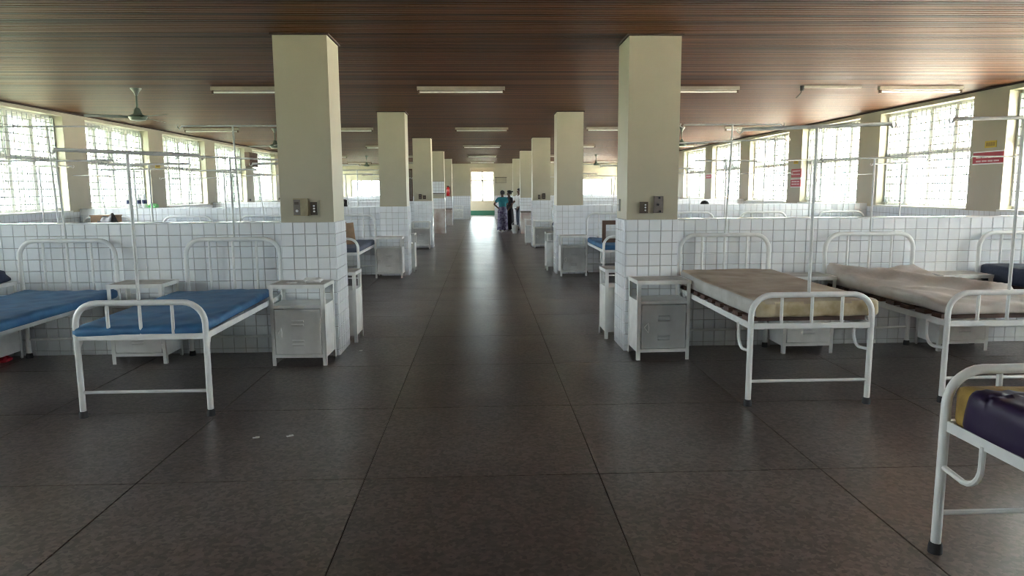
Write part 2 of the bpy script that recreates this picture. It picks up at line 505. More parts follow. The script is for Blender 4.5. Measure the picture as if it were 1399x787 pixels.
# ------------------------------------------------------------------ side walls with piers
ZS, ZTR, ZH = 1.275, 2.19, 2.965        # sill, transom, window head
pier_y = [D1 + CD / 2 + PIT * n for n in range(-3, 11)]
PW = 0.74
def side_wall(name, side, xin, xg):
    s = side
    a, b = sorted((xin, xin + s * 0.34))
    mb = MB()
    mb.box(a, b, Y0 - 0.2, Y1 + 0.2, -0.25, ZS - 0.03)
    mb.box(a, b, Y0 - 0.2, Y1 + 0.2, ZH, H + 0.2)
    for py in pier_y:
        mb.box(a, b, py - PW / 2, py + PW / 2, ZS - 0.03, ZH)
    o = build(mb, name, 'cream')
    tag(o, 'cream side wall with piers between tall windows on the %s' % ('left' if s < 0 else 'right'), 'wall', kind='structure')
    d = MB()
    x2 = xin - s * 0.012
    c0, c1 = sorted((xin, x2))
    d.box(c0, c1, Y0, Y1, 0, ZS - 0.03)
    build(d, 'dado_tiling', 'tile_far', o)
    for py in pier_y:
        cpart('sill', ('s', s), lambda m: m.box(-0.16 if s > 0 else -0.20, 0.20 if s > 0 else 0.16, -(PIT - PW) / 2, (PIT - PW) / 2, -0.03, 0.0), 'wframe', o, False,
              loc=((xin + xg) / 2, py + PIT / 2, ZS))
    t = build(MB().box(min(xin - s * 0.02, xin), max(xin - s * 0.02, xin), Y0, Y1, H - 0.025, H), 'trim_cornice', 'dark_line', o)
    return o
wl = side_wall('wall_left', -1, PL, GL)
wr = side_wall('wall_right', 1, PR, GR)

# windows: local x along the wall, +y outwards
WW = PIT - PW
NP = 4
def win_frame(W, zt):
    def fn(m):
        t = 0.05; d0, d1 = -0.03, 0.05
        m.box(-W / 2, -W / 2 + t, d0, d1, ZS, ZH); m.box(W / 2 - t, W / 2, d0, d1, ZS, ZH)
        m.box(-W / 2, W / 2, d0, d1, ZS, ZS + t); m.box(-W / 2, W / 2, d0, d1, ZH - t, ZH)
        m.box(-W / 2 + t, W / 2 - t, d0 - 0.01, d1, ZTR - 0.04, ZTR + 0.04)
        for i in range(1, NP):
            x = -W / 2 + W * i / NP
            m.box(x - 0.04, x + 0.04, d0, d1, ZS + t, ZTR - 0.04)
            m.box(x - 0.04, x + 0.04, d0, d1, ZTR + 0.04, ZH - t)
    return fn
def grille(W):
    def fn(m):
        r = 0.0085
        n = int(W / 0.125)
        for i in range(1, n):
            x = -W / 2 + W * i / n
            m.box(x - r, x + r, -0.065, -0.056, ZS + 0.03, ZH - 0.03)
        nz = int((ZH - ZS) / 0.125)
        for i in range(1, nz):
            z = ZS + (ZH - ZS) * i / nz
            m.box(-W / 2 + 0.03, W / 2 - 0.03, -0.056, -0.047, z - r, z + r)
        for x in (-W / 2 + 0.02, W / 2 - 0.02):
            m.box(x - 0.02, x + 0.02, -0.065, -0.03, ZS + 0.05, ZH - 0.05)
    return fn
PWD = WW / NP - 0.085
def sash(w_, h_, x0, z0):
    def fn(m):
        t = 0.045; e = 0.018
        m.box(x0, x0 + t, -e, e, z0, z0 + h_); m.box(x0 + w_ - t, x0 + w_, -e, e, z0, z0 + h_)
        m.box(x0 + t, x0 + w_ - t, -e, e, z0, z0 + t); m.box(x0 + t, x0 + w_ - t, -e, e, z0 + h_ - t, z0 + h_)
    return fn
def pane(w_, h_, x0, z0):
    def fn(m):
        t = 0.04
        m.box(x0 + t, x0 + w_ - t, -0.003, 0.003, z0 + t, z0 + h_ - t)
    return fn
hu, hl = ZH - ZTR - 0.10, ZTR - ZS - 0.10
nwin = 0
OPEN_L = {2: ([25, 25, 25, 25], [0, 75, 0, 80]), 3: ([8, 12, 10, 9], [60, 70, 80, 60])}
def window(side, yc, idx):
    global nwin
    nwin += 1
    rnd = random.Random(idx * 17 + (5 if side > 0 else 0))
    o = obj('window_%d' % nwin, None, loc=(GR if side > 0 else GL, yc, 0), rot=(0, 0, -pi / 2 if side > 0 else pi / 2))
    tag(o, '', '', kind='structure')
    first = 4                      # windows up to here stand beside or behind the camera, out of view
    nth = ['nearest', 'second', 'third', 'fourth', 'fifth', 'sixth', 'seventh', 'eighth', 'ninth', 'tenth']
    sd = 'right' if side > 0 else 'left'
    if idx >= first: o['label'] = 'barred %s side wall window, %s in view from the %s frame edge' % (sd, nth[idx - first], sd)
    else: o['label'] = 'barred %s side wall window out of view, %s before the first one seen' % (sd, nth[first - 1 - idx])
    o['category'] = 'window'
    cpart('window_frame', 'f', win_frame(WW, ZTR), 'wframe', o, False)
    cpart('grille', 'g', grille(WW), 'grille', o, False)
    for i in range(NP):
        xc = -WW / 2 + WW * (i + 0.5) / NP
        ang = rnd.choice([0, 14, 18, 22, 26]) if side < 0 else rnd.choice([0, 10, 16, 20])
        s_ = cpart('upper_sash', 'u', sash(PWD, hu, -PWD / 2, -hu), 'wframe', o, False, loc=(xc, 0.03, ZH - 0.055), rot=(radians(ang), 0, 0))
        cpart('pane', 'u', pane(PWD, hu, -PWD / 2, -hu), 'glass', s_, False)
        a2 = rnd.choice([0, 70, 80, 85, 88])
        if i % 2 == 0:
            s_ = cpart('casement', 'l', sash(PWD, hl, 0, 0), 'wframe', o, False, loc=(xc - PWD / 2, 0.03, ZS + 0.055), rot=(0, 0, radians(a2)))
            cpart('pane', 'l', pane(PWD, hl, 0, 0), 'glass', s_, False)
        else:
            s_ = cpart('casement', 'r', sash(PWD, hl, -PWD, 0), 'wframe', o, False, loc=(xc + PWD / 2, 0.03, ZS + 0.055), rot=(0, 0, -radians(a2)))
            cpart('pane', 'r', pane(PWD, hl, -PWD, 0), 'glass', s_, False)
    return o
def portal(loc, rot, sx, sz):
    d = bpy.data.lights.new('window_portal', 'AREA')
    d.shape = 'RECTANGLE'; d.size = sx; d.size_y = sz
    d.cycles.is_portal = True
    o = bpy.data.objects.new('window_portal', d); COL.objects.link(o)
    o.location = loc; o.rotation_euler = rot
for side in (-1, 1):
    for n in range(len(pier_y) - 1):
        yc = pier_y[n] + PIT / 2
        window(side, yc, n)
for side in (-1, 1):
    for n in range(len(pier_y) - 1):
        yc = pier_y[n] + PIT / 2
        # the portal emits along its local -Z: point it into the room
        portal((GR + 0.14 if side > 0 else GL - 0.14, yc, (ZS + ZH) / 2), (0, radians(90) * side, 0), ZH - ZS, WW)

# ------------------------------------------------------------------ end walls
bw = build(MB().box(PL - 0.3, PR + 0.3, Y0 - 0.2, Y0, -0.2, H + 0.1), 'wall_front', 'cream')
tag(bw, 'plain cream wall closing the ward behind the camera', 'wall', kind='structure')
ew = MB()
OX0, OX1, OZ = -0.69, 0.645, 2.80
EW = [(-7.25, -5.0), (5.0, 7.2)]
def seg(x0, x1, z0, z1): ew.box(x0, x1, Y1, Y1 + 0.2, z0, z1)
seg(PL - 0.3, OX0, -0.2, ZS); seg(OX1, PR + 0.3, -0.2, ZS)
seg(PL - 0.3, EW[0][0], ZS, ZTR); seg(EW[0][1], OX0, ZS, ZTR); seg(OX1, EW[1][0], ZS, ZTR); seg(EW[1][1], PR + 0.3, ZS, ZTR)
seg(PL - 0.3, OX0, ZTR, OZ); seg(OX1, PR + 0.3, ZTR, OZ); seg(PL - 0.3, PR + 0.3, OZ, H + 0.1)
ewo = tag(build(ew, 'wall_back', 'cream'), 'cream end wall of the ward with a wide central opening', 'wall', kind='structure')
d = MB(); d.box(PL, OX0, Y1 - 0.012, Y1, 0, ZT - 0.02); d.box(OX1, PR, Y1 - 0.012, Y1, 0, ZT - 0.02)
build(d, 'dado_tiling', 'tile_far', ewo)
# passage beyond, with its own window
ps = MB()
YE = 46.2
for a_, b_ in ((-2.3, -2.1), (2.1, 2.3)):
    ps.box(a_, b_, Y1 + 0.2, YE, -0.2, 1.0 if a_ < 0 else 2.0); ps.box(a_, b_, Y1 + 0.2, YE, 2.2, H + 0.1)  # unseen side openings added to let daylight into the passage
    for q in range(4):
        ps.box(a_, b_, Y1 + 0.2 + q * 1.9, Y1 + 0.5 + q * 1.9, 1.0, 2.2)
EX0, EX1, EZ0, EZ1 = -0.76, 0.71, 0.90, 2.78
ps.box(-2.3, 2.3, YE, YE + 0.2, -0.2, EZ0); ps.box(-2.3, 2.3, YE, YE + 0.2, EZ1, H + 0.1)
ps.box(-2.3, EX0, YE, YE + 0.2, EZ0, EZ1); ps.box(EX1, 2.3, YE, YE + 0.2, EZ0, EZ1)
pso = tag(build(ps, 'wall_passage', 'cream'), 'cream passage walls seen through the far opening', 'wall', kind='structure')
tag(build(MB().box(-2.1, 2.1, YE - 0.02, YE, 0, 0.30), 'baseboard_passage', 'green_paint'), 'dark green skirting band under the far window', 'baseboard', kind='structure')
o = obj('window_%d' % (nwin + 1), None, loc=(0, YE, 0)); nwin += 1
tag(o, 'bright white far window at the end of the corridor', 'window', kind='structure')
m = MB(); t = 0.05
m.box(EX0, EX0 + t, 0.02, 0.10, EZ0, EZ1); m.box(EX1 - t, EX1, 0.02, 0.10, EZ0, EZ1)
m.box(EX0, EX1, 0.02, 0.10, EZ0, EZ0 + t); m.box(EX0, EX1, 0.02, 0.10, EZ1 - t, EZ1)
m.box(EX0, EX1, 0.02, 0.10, 2.15, 2.25); m.box(-0.07, 0.03, 0.02, 0.10, EZ0, EZ1)
build(m, 'window_frame', 'wframe', o)
m = MB(); m.box(0.05, 0.10, 0.0, 0.05, 0.98, 2.12); m.box(0.55, 0.60, 0.0, 0.05, 0.98, 2.12); m.box(0.1, 0.55, 0.0, 0.05, 2.07, 2.12); m.box(0.1, 0.55, 0, 0.05, 0.98, 1.03)
build(m, 'casement', 'wframe', o)
for (a, b, c, e) in ((EX0 + t, -0.05, EZ0 + t, 2.17), (0.01, EX1 - t, EZ0 + t, 2.17), (EX0 + t, -0.05, 2.25, EZ1 - t), (0.01, EX1 - t, 2.25, EZ1 - t)):
    build(MB().box(a, b, 0.057, 0.063, c, e), 'pane', 'glass', o)
portal((-0.02, YE + 0.25, (EZ0 + EZ1) / 2), (radians(-90), 0, 0), EX1 - EX0, EZ1 - EZ0)
for q, (a, b) in enumerate(EW):
    o = obj('window_%d' % (nwin + 1), None, loc=(0, Y1 + 0.1, 0)); nwin += 1
    tag(o, 'white window in the far end wall on the %s' % ('left' if q == 0 else 'right'), 'window', kind='structure')
    m = MB(); t = 0.05
    m.box(a, a + t, -0.05, 0.05, ZS, ZTR); m.box(b - t, b, -0.05, 0.05, ZS, ZTR); m.box(a, b, -0.05, 0.05, ZS, ZS + t); m.box(a, b, -0.05, 0.05, ZTR - t, ZTR)
    for i in range(1, 4): m.box(a + (b - a) * i / 4 - 0.025, a + (b - a) * i / 4 + 0.025, -0.05, 0.05, ZS, ZTR)
    build(m, 'window_frame', 'wframe', o)
    for i in range(4):
        x0 = a + (b - a) * i / 4; x1 = a + (b - a) * (i + 1) / 4
        build(MB().box(x0 + 0.03, x1 - 0.03, -0.003, 0.003, ZS + t, ZTR - t), 'pane', 'glass', o)
    portal(((a + b) / 2, Y1 + 0.3, (ZS + ZTR) / 2), (radians(-90), 0, 0), b - a, ZTR - ZS)

# ------------------------------------------------------------------ tiles
TH = 0.007
tile_me = MB().frustum_y(-TILE / 2 + 0.0016, TILE / 2 - 0.0016, -TILE / 2 + 0.0016, TILE / 2 - 0.0016, 0, -TH).mesh('tile', 'tile')
tile_dirty_me = MB().frustum_y(-TILE / 2 + 0.0016, TILE / 2 - 0.0016, -TILE / 2 + 0.0016, TILE / 2 - 0.0016, 0, -TH).mesh('tile', 'tile_dirty')
def tile_rows(zt):
    rows = []; z = zt
    while z > 0.01:
        h_ = min(TILE, z); rows.append((z - h_ / 2, h_ / TILE)); z -= h_
    return rows
def tile_cols(x0, x1):
    cols = []; x = x0
    while x < x1 - 0.004:
        w_ = min(TILE, x1 - x); cols.append((x + w_ / 2, w_ / TILE)); x += w_
    return cols
def tile_face(parent, origin, ux, length, zt, rz, keep=None, start=0.0, me=None):
    """individual tiles on a vertical face: origin + ux*s, facing local -y turned by rz"""
    st = MB()
    n = 0
    for (s_, ws) in tile_cols(start, length):
        for (z, hs) in tile_rows(zt):
            p = Vector(origin) + Vector(ux) * s_ + Vector((0, 0, z))
            if keep is None or keep(p):
                obj('tile', me or tile_me, parent, loc=p, rot=(0, 0, rz), scale=(ws, 1, hs)); n += 1
            else:
                M = Matrix.Translation(p) @ Matrix.Rotation(rz, 4, 'Z') @ Matrix.Diagonal((ws, 1, hs, 1))
                b0 = len(st.v)
                st.frustum_y(-TILE / 2 + 0.0016, TILE / 2 - 0.0016, -TILE / 2 + 0.0016, TILE / 2 - 0.0016, 0, -TH)
                for i in range(b0, len(st.v)): st.v[i] = tuple(M @ Vector(st.v[i]))
    if st.v: tag(build(st, 'tiling', 'tile', parent), kind='stuff')
    return n

# ------------------------------------------------------------------ columns
ordn = ['beside the camera', 'nearest in view', 'second', 'third', 'fourth', 'fifth']
for k, cy in enumerate(colY):
    for s, (x0, x1) in ((-1, XL), (1, XR)):
        e = 0.005
        cb = MB(); cb.box(x0 + e, x1 - e, cy + e, cy + CD - e, -0.1, H + 0.05)
        co = build(cb, 'column', 'cream')
        tag(co, 'cream %s corridor column, %s, tiled white below' % ('left' if s < 0 else 'right', ordn[k] + (' from the camera' if k > 1 else '')), 'column', kind='structure')
        gb = MB(); gb.box(x0 + 0.001, x1 - 0.001, cy + 0.001, cy + CD - 0.001, 0, ZT - 0.001)
        build(gb, 'grout', 'grout', co)
        zt = ZT
        keep = (lambda p: True) if k == 1 else (lambda p: False)
        if k in (1, 2, 3):
            tile_face(co, (x0, cy, 0), (1, 0, 0), x1 - x0, zt, 0, keep)
            tile_face(co, (x1, cy, 0), (0, 1, 0), CD, zt, pi / 2, keep if s < 0 else (lambda p: False))
            tile_face(co, (x0, cy + CD, 0), (0, -1, 0), CD, zt, -pi / 2, keep if s > 0 else (lambda p: False))
        else:
            build(MB().box(x0 - 0.004, x1 + 0.004, cy - 0.004, cy + CD + 0.004, 0, zt), 'tiling', 'tile_far', co)
        build(MB().box(x0 - 0.015, x1 + 0.015, cy - 0.015, cy + CD + 0.015, H - 0.018, H - 0.001), 'ceiling_trim', 'dark_line', co)

# ------------------------------------------------------------------ half-height tiled partitions
for k, cy in enumerate(colY):
    ya, yb = cy + 0.185, cy + 0.345
    for s in (-1, 1):
        x0, x1 = (PL + 0.012, XL[0]) if s < 0 else (XR[1], PR - 0.012)
        far = k == 0 or k > 2
        po = build(MB().box(x0, x1, ya, yb, 0, ZT - 0.012), 'wall_partition_%s' % ('left' if s < 0 else 'right'), 'tile_far' if far else 'grout')
        tag(po, 'white tiled half-height partition, %s, %s side' % (ordn[k] + (' from the camera' if k > 1 else ''), 'left' if s < 0 else 'right'), 'partition', kind='structure')
        build(MB().box(x0, x1, ya - 0.004, yb + 0.004, ZT - 0.012, ZT - 0.002), 'coping', 'tile', po)
        if not far:
            if s < 0:
                kp = (lambda p: p.x > -4.72) if k == 1 else (lambda p: False)
                tile_face(po, (x1, ya, 0), (-1, 0, 0), x1 - x0, ZT - 0.012, 0, kp)
            else:
                kp = (lambda p: p.x < 4.72) if k == 1 else (lambda p: False)
                tile_face(po, (x0, ya, 0), (1, 0, 0), x1 - x0, ZT - 0.012, 0, kp)

# ------------------------------------------------------------------ beds
def bed(label, loc, rz=0, mattress='blue', rail=0.585, brace='gusset', mat_t=0.08, mshift=(0, 0), mrot=0.0, slats=True,
        headT=1.92, footT=1.9, hx=0.0, fx=0.0, head_lean=(0, 0), tilt=0.0, barlen=1.0, seed=1, mw=0.90, group='white metal hospital beds', head_bar=True):
    o = thing('hospital_bed', label, 'bed', loc, rz, group)
    R = 0.0215; hw = 0.45; L = 1.95
    FH, HH = 0.85, 1.165
    def U(h_, rad):
        def fn(m):
            pts = [(-hw, 0, 0.03)] + arc((-hw + rad, 0, h_ - R - rad), rad, pi, pi / 2, 7) + arc((hw - rad, 0, h_ - R - rad), rad, pi / 2, 0, 7) + [(hw, 0, 0.03)]
            m.tube(pts, R, 10)
        return fn
    cpart('headboard_frame', 'h', U(HH, 0.15), 'enamel', o, loc=(0, 0, 0))
    cpart('footboard_frame', 'f', U(FH, 0.15), 'enamel', o, loc=(0, -L, 0))
    for x in (-0.225, 0, 0.225):
        cpart('head_rod', ('hr', rail), lambda m: m.tube([(0, 0, rail), (0, 0, HH - R)], 0.0125, 8), 'enamel', o, loc=(x, 0, 0))
        cpart('foot_rod', ('fr', rail), lambda m: m.tube([(0, 0, rail), (0, 0, FH - R)], 0.0125, 8), 'enamel', o, loc=(x, -L, 0))
    for y in (0, -L):
        cpart('end_rail', 'er', lambda m: m.box(-hw, hw, -0.014, 0.014, -0.02, 0.02), 'enamel', o, False, loc=(0, y, rail))
        cpart('crossbar', 'cb', lambda m: m.tube([(-hw, 0, 0), (hw, 0, 0)], 0.012, 8), 'enamel', o, loc=(0, y, 0.185))
        for x in (-hw, hw):
            cpart('rubber_foot', 'rf', lambda m: m.rings([(0, 0, 0, 0.030, 0.030), (0, 0, 0.03, 0.029, 0.029), (0, 0, 0.048, 0.025, 0.025)], 12), 'rubber', o, loc=(x, y, 0))
    for x in (-hw, hw):
        s = 1 if x > 0 else -1
        def sr(m):
            m.box(-0.004, 0.004, -L + 0.01, -0.01, -0.024, 0.022)
            m.box(min(0, -s * 0.034), max(0, -s * 0.034), -L + 0.01, -0.01, -0.024, -0.018)
        cpart('side_rail', ('sr', s), sr, 'enamel', o, False, loc=(x, 0, rail))
        for y, dr in ((-L, 1), (0, -1)):
            if brace == 'curved':
                def br(m):
                    pts = [(0, dr * 0.24, -0.01)] + [(0, dr * (0.24 - 0.0), -0.06)] + arc((0, dr * 0.14, -0.10), 0.10, 0 if dr > 0 else pi, -pi / 2, 6, 'yz') + [(0, 0.0, -0.185)]
                    m.tube(pts, 0.0125, 8)
                cpart('curved_brace', ('br', dr), br, 'enamel', o, loc=(x, y, rail))
            else:
                def gs(m):
                    n = len(m.v)
                    for xx in (-0.003, 0.003):
                        m.v += [(xx, 0, -0.02), (xx, dr * 0.09, -0.02), (xx, 0, -0.13)]
                    m.quad_faces([(0, 1, 2), (5, 4, 3), (0, 3, 4, 1), (1, 4, 5, 2), (2, 5, 3, 0)], n)
                cpart('gusset', ('gs', dr), gs, 'enamel', o, False, loc=(x, y, rail))
    if slats:
        for i in range(9):
            cpart('bed_slat', 'sl', lambda m: m.box(-hw + 0.006, hw - 0.006, -0.06, 0.06, 0, 0.032), 'slat', o, False, loc=(0, -0.13 - i * 0.21, rail + 0.022))
    # mosquito-net poles
    for nm, y, zt, dx, ln in (('head_pole', 0.0, headT, hx, head_lean), ('foot_pole', -L, footT, fx, (0, 0))):
        if zt is None: continue
        z0 = (HH if nm == 'head_pole' else FH) - 0.03
        top = Vector((dx + ln[0], y + ln[1], zt))
        p = build(MB().tube([(dx, y, z0), top], 0.0125 if nm == 'foot_pole' else 0.0095, 8), nm, 'pole_paint', o, True)
        if nm == 'head_pole' and not head_bar: continue
        h_ = barlen / 2
        yy = top.y
        zl, zr = top.z - tilt * h_, top.z + tilt * h_
        pts = [(top.x - h_ - 0.035, yy, zl + 0.012), (top.x - h_ - 0.045, yy, zl - 0.012), (top.x - h_ - 0.022, yy, zl - 0.03), (top.x - h_, yy, zl), (top.x + h_, yy, zr),
               (top.x + h_ + 0.022, yy, zr - 0.03), (top.x + h_ + 0.045, yy, zr - 0.012), (top.x + h_ + 0.035, yy, zr + 0.012)]
        build(MB().tube(pts, [0.005, 0.005, 0.005, 0.015 if nm == 'foot_pole' else 0.0095, 0.015 if nm == 'foot_pole' else 0.0095, 0.005, 0.005, 0.005], 8), 'pole_bar', 'pole_paint', p, True)
    # mattress
    if mattress:
        ml = 1.90
        rnd = random.Random(seed)
        ox, oy = rnd.uniform(0, 50), rnd.uniform(0, 50)
        kind = mattress
        def disp(p):
            q = Vector((p.x * 2.2 + ox, p.y * 1.6 + oy, 0))
            top = max(0, min(1, p.z / mat_t))
            n = noise.noise(q)
            n2 = noise.noise(q * 3.1)
            if kind == 'blue': p.z += top * (0.014 * n + 0.010 * n2 + 0.006 * noise.noise(Vector((p.x * 14 + ox, p.y * 8 + p.x * 5, 0))))
            elif kind == 'beige':
                p.z += top * (0.012 * n + 0.005 * n2 + 0.02 * max(0, p.y / 0.95))
                if abs(p.y + 0.93) < 0.1: p.y += 0.01 * sin(p.x * 22) * (1 - top * 0.5)
                p.x += 0.008 * noise.noise(Vector((p.y * 3 + ox, p.z * 6, oy)))
            elif kind == 'linen':
                rg = math.exp(-((p.x * 0.8 + (p.y - 0.25) * 0.5) / 0.10) ** 2)
                p.z += top * (0.035 * n + 0.016 * n2 + 0.06 * rg * (p.y > -0.4) + 0.07 * max(0, p.y / 0.95) ** 2 + 0.02 * noise.noise(Vector((p.x * 9 + 3 * p.y, p.y * 2.5, oy))))
                p.x += 0.02 * noise.noise(Vector((p.y * 4 + ox, p.z * 9, oy)))
            elif kind in ('navy', 'greyblue'): p.z += top * (0.014 * n + 0.006 * n2)
            elif kind == 'foam': p.z += top * 0.008 * n
            return p
        mm = {'blue': 'blue_vinyl', 'beige': ['beige', 'beige_side', 'mattress_grey'], 'linen': 'linen', 'navy': 'navy', 'greyblue': 'greyblue', 'foam': 'mustard'}[kind]
        bm = rounded_slab(mw, ml, mat_t, min(0.035, mat_t * 0.45), 26, 44, 5, disp)
        mo = bm_obj(bm, 'mattress', mm, o, loc=(mshift[0], -L / 2 + mshift[1], rail + 0.052 if slats else rail), rot=(0, 0, mrot))
        if kind == 'beige':
            for pl in mo.data.polygons:
                if pl.normal.z < 0.5 and pl.normal.y < -0.3: pl.material_index = 1
                elif abs(pl.normal.x) > 0.6: pl.material_index = 2
        if kind == 'foam':
            # loose purple cover pulled over the foam, short of its foot end
            def cd(p):
                q = Vector((p.x * 2.5 + ox, p.y * 2.2 + oy, 0))
                top = max(0, min(1, p.z / mat_t))
                rid = 0.6 * math.exp(-((p.x + 0.55 * (p.y + 0.35)) / 0.03) ** 2) + 0.7 * math.exp(-((p.x - 0.14 + 0.42 * (p.y + 0.3)) / 0.035) ** 2)
                p.z += top * (0.012 * noise.noise(q) + 0.016 * rid)
                p.x += 0.012 * noise.noise(Vector((p.y * 5, p.z * 8, oy)))
                if p.y < -0.8: p.y += 0.05 * top
                return p
            bm = rounded_slab(mw + 0.03, ml - 0.03, mat_t + 0.012, 0.04, 30, 44, 6, cd)
            bm_obj(bm, 'mattress_cover', 'purple', mo, loc=(0, 0.035, -0.004))
    return o

RA = 7.03
bed('blue-mattress bed beside the left column, its foot toward the camera', (-2.43, RA, 0), 0, 'blue', 0.585, 'gusset', 0.078, (-0.055, -0.04), 0.03, slats=False, headT=1.92, footT=1.87, hx=0.02, fx=0.0, tilt=-0.045, barlen=0.96, seed=3)
bed('blue-mattress bed at the left frame edge, second from the left column', (-4.0, RA, 0), 0, 'blue', 0.585, 'gusset', 0.085, (0.02, 0), 0.0, slats=False, headT=1.90, footT=1.86, hx=0.0, head_lean=(-0.03, 0), seed=5, barlen=1.05)
bed('blue-mattress bed beyond the left frame edge, third from the left column', (-5.62, RA, 0), 0, 'blue', 0.585, 'gusset', 0.085, seed=6, slats=False)
bed('thick stained beige mattress bed beside the right column', (2.40, RA, 0), 0, 'beige', 0.60, 'curved', 0.135, (0.035, 0.0), 0.022, headT=2.06, footT=2.03, fx=-0.03, head_lean=(0.04, 0), tilt=0.035, barlen=1.06, seed=8, mw=0.945, head_bar=True)
bed('bed with rumpled off-white linen, second from the right column', (3.875, RA, 0), 0, 'linen', 0.60, 'curved', 0.10, (0.03, 0.02), 0.02, headT=1.89, footT=2.09, tilt=0.02, barlen=1.02, seed=12, mw=0.93)
bed('bed with dark navy mattress at the right frame edge by the tiled partition', (5.46, RA, 0), 0, 'navy', 0.615, 'curved', 0.17, (0, 0), 0.0, headT=1.90, footT=2.05, fx=0.0, seed=13, barlen=1.2)
bed('nearest bed with purple cover over mustard foam, lower right corner', (2.43, 0.95, 0), pi, 'foam', 0.585, 'curved', 0.185, (0.0, -0.01), 0.0, headT=None, footT=None, seed=21, slats=False, mw=0.87)
# far side of the first partitions
RB = D1 + 0.345 + 0.12
for x, hx, nm in ((-2.42, -0.04, 'left'), (-4.22, -0.05, 'far left'), (2.45, 0.08, 'right')):
    b_ = bed('bed hidden behind the nearest %s partition, its pole rising above' % nm, (x, RB, 0), pi, 'blue', 0.585, 'gusset', 0.08, headT=2.25, footT=1.95 if x < 0 else None, hx=-hx, head_lean=(-0.04 if x > 0 else 0.03, 0), seed=int(x * 10) + 60, slats=False)
# second bay, heads at the second partitions
RC = 13.66
for x, kind, nm in ((-2.49, 'greyblue', 'grey-blue mattress bed beside the second left column with a board on it'),
                    (-4.12, 'blue', 'bed with head bars above the left partition, right one next to the column'),
                    (-5.52, 'blue', 'bed with head bars above the left partition, middle one'),
                    (-6.98, 'blue', 'bed with head bars above the left partition, by the left windows'),
                    (2.43, 'blue', 'blue-mattress bed beside the second right column with a wooden frame on it'),
                    (3.98, 'blue', 'bed with head bars just above the right partition, next to the column'),
                    (5.40, 'beige', 'bed with head bars just above the right partition, middle one'),
                    (6.93, 'blue', 'bed with head bars just above the right partition, by the right windows')):
    bed(nm, (x, RC, 0), 0, kind, 0.585, 'curved' if x > 0 else 'gusset', 0.10, headT=1.88 + 0.03 * sin(x * 7), footT=2.0 + 0.06 * sin(x * 5), hx=0.04 * sin(x * 3), head_lean=(0.06 * sin(x * 11), 0), seed=int(x * 13) + 120, slats=False, tilt=0.03 * sin(x * 4), mw=0.88)
# far side of the second partitions
RD = D1 + DS + 0.345 + 0.12
for x, nm in ((-2.75, 'bed behind the second left partition where someone sits'), (4.35, 'bed behind the second right partition where someone sits')):
    bed(nm, (x, RD, 0), pi, 'blue', 0.585, 'gusset', 0.10, headT=None, footT=2.05, seed=int(x * 9) + 300, slats=False)
for x, nm in ((-2.50, 'far bed beside the third left column'), (2.40, 'far bed beside the third right column')):
    bed(nm, (x, RC + DS, 0), 0, 'navy', 0.585, 'gusset', 0.10, headT=1.95, footT=2.0, seed=int(x * 9) + 400, slats=False)

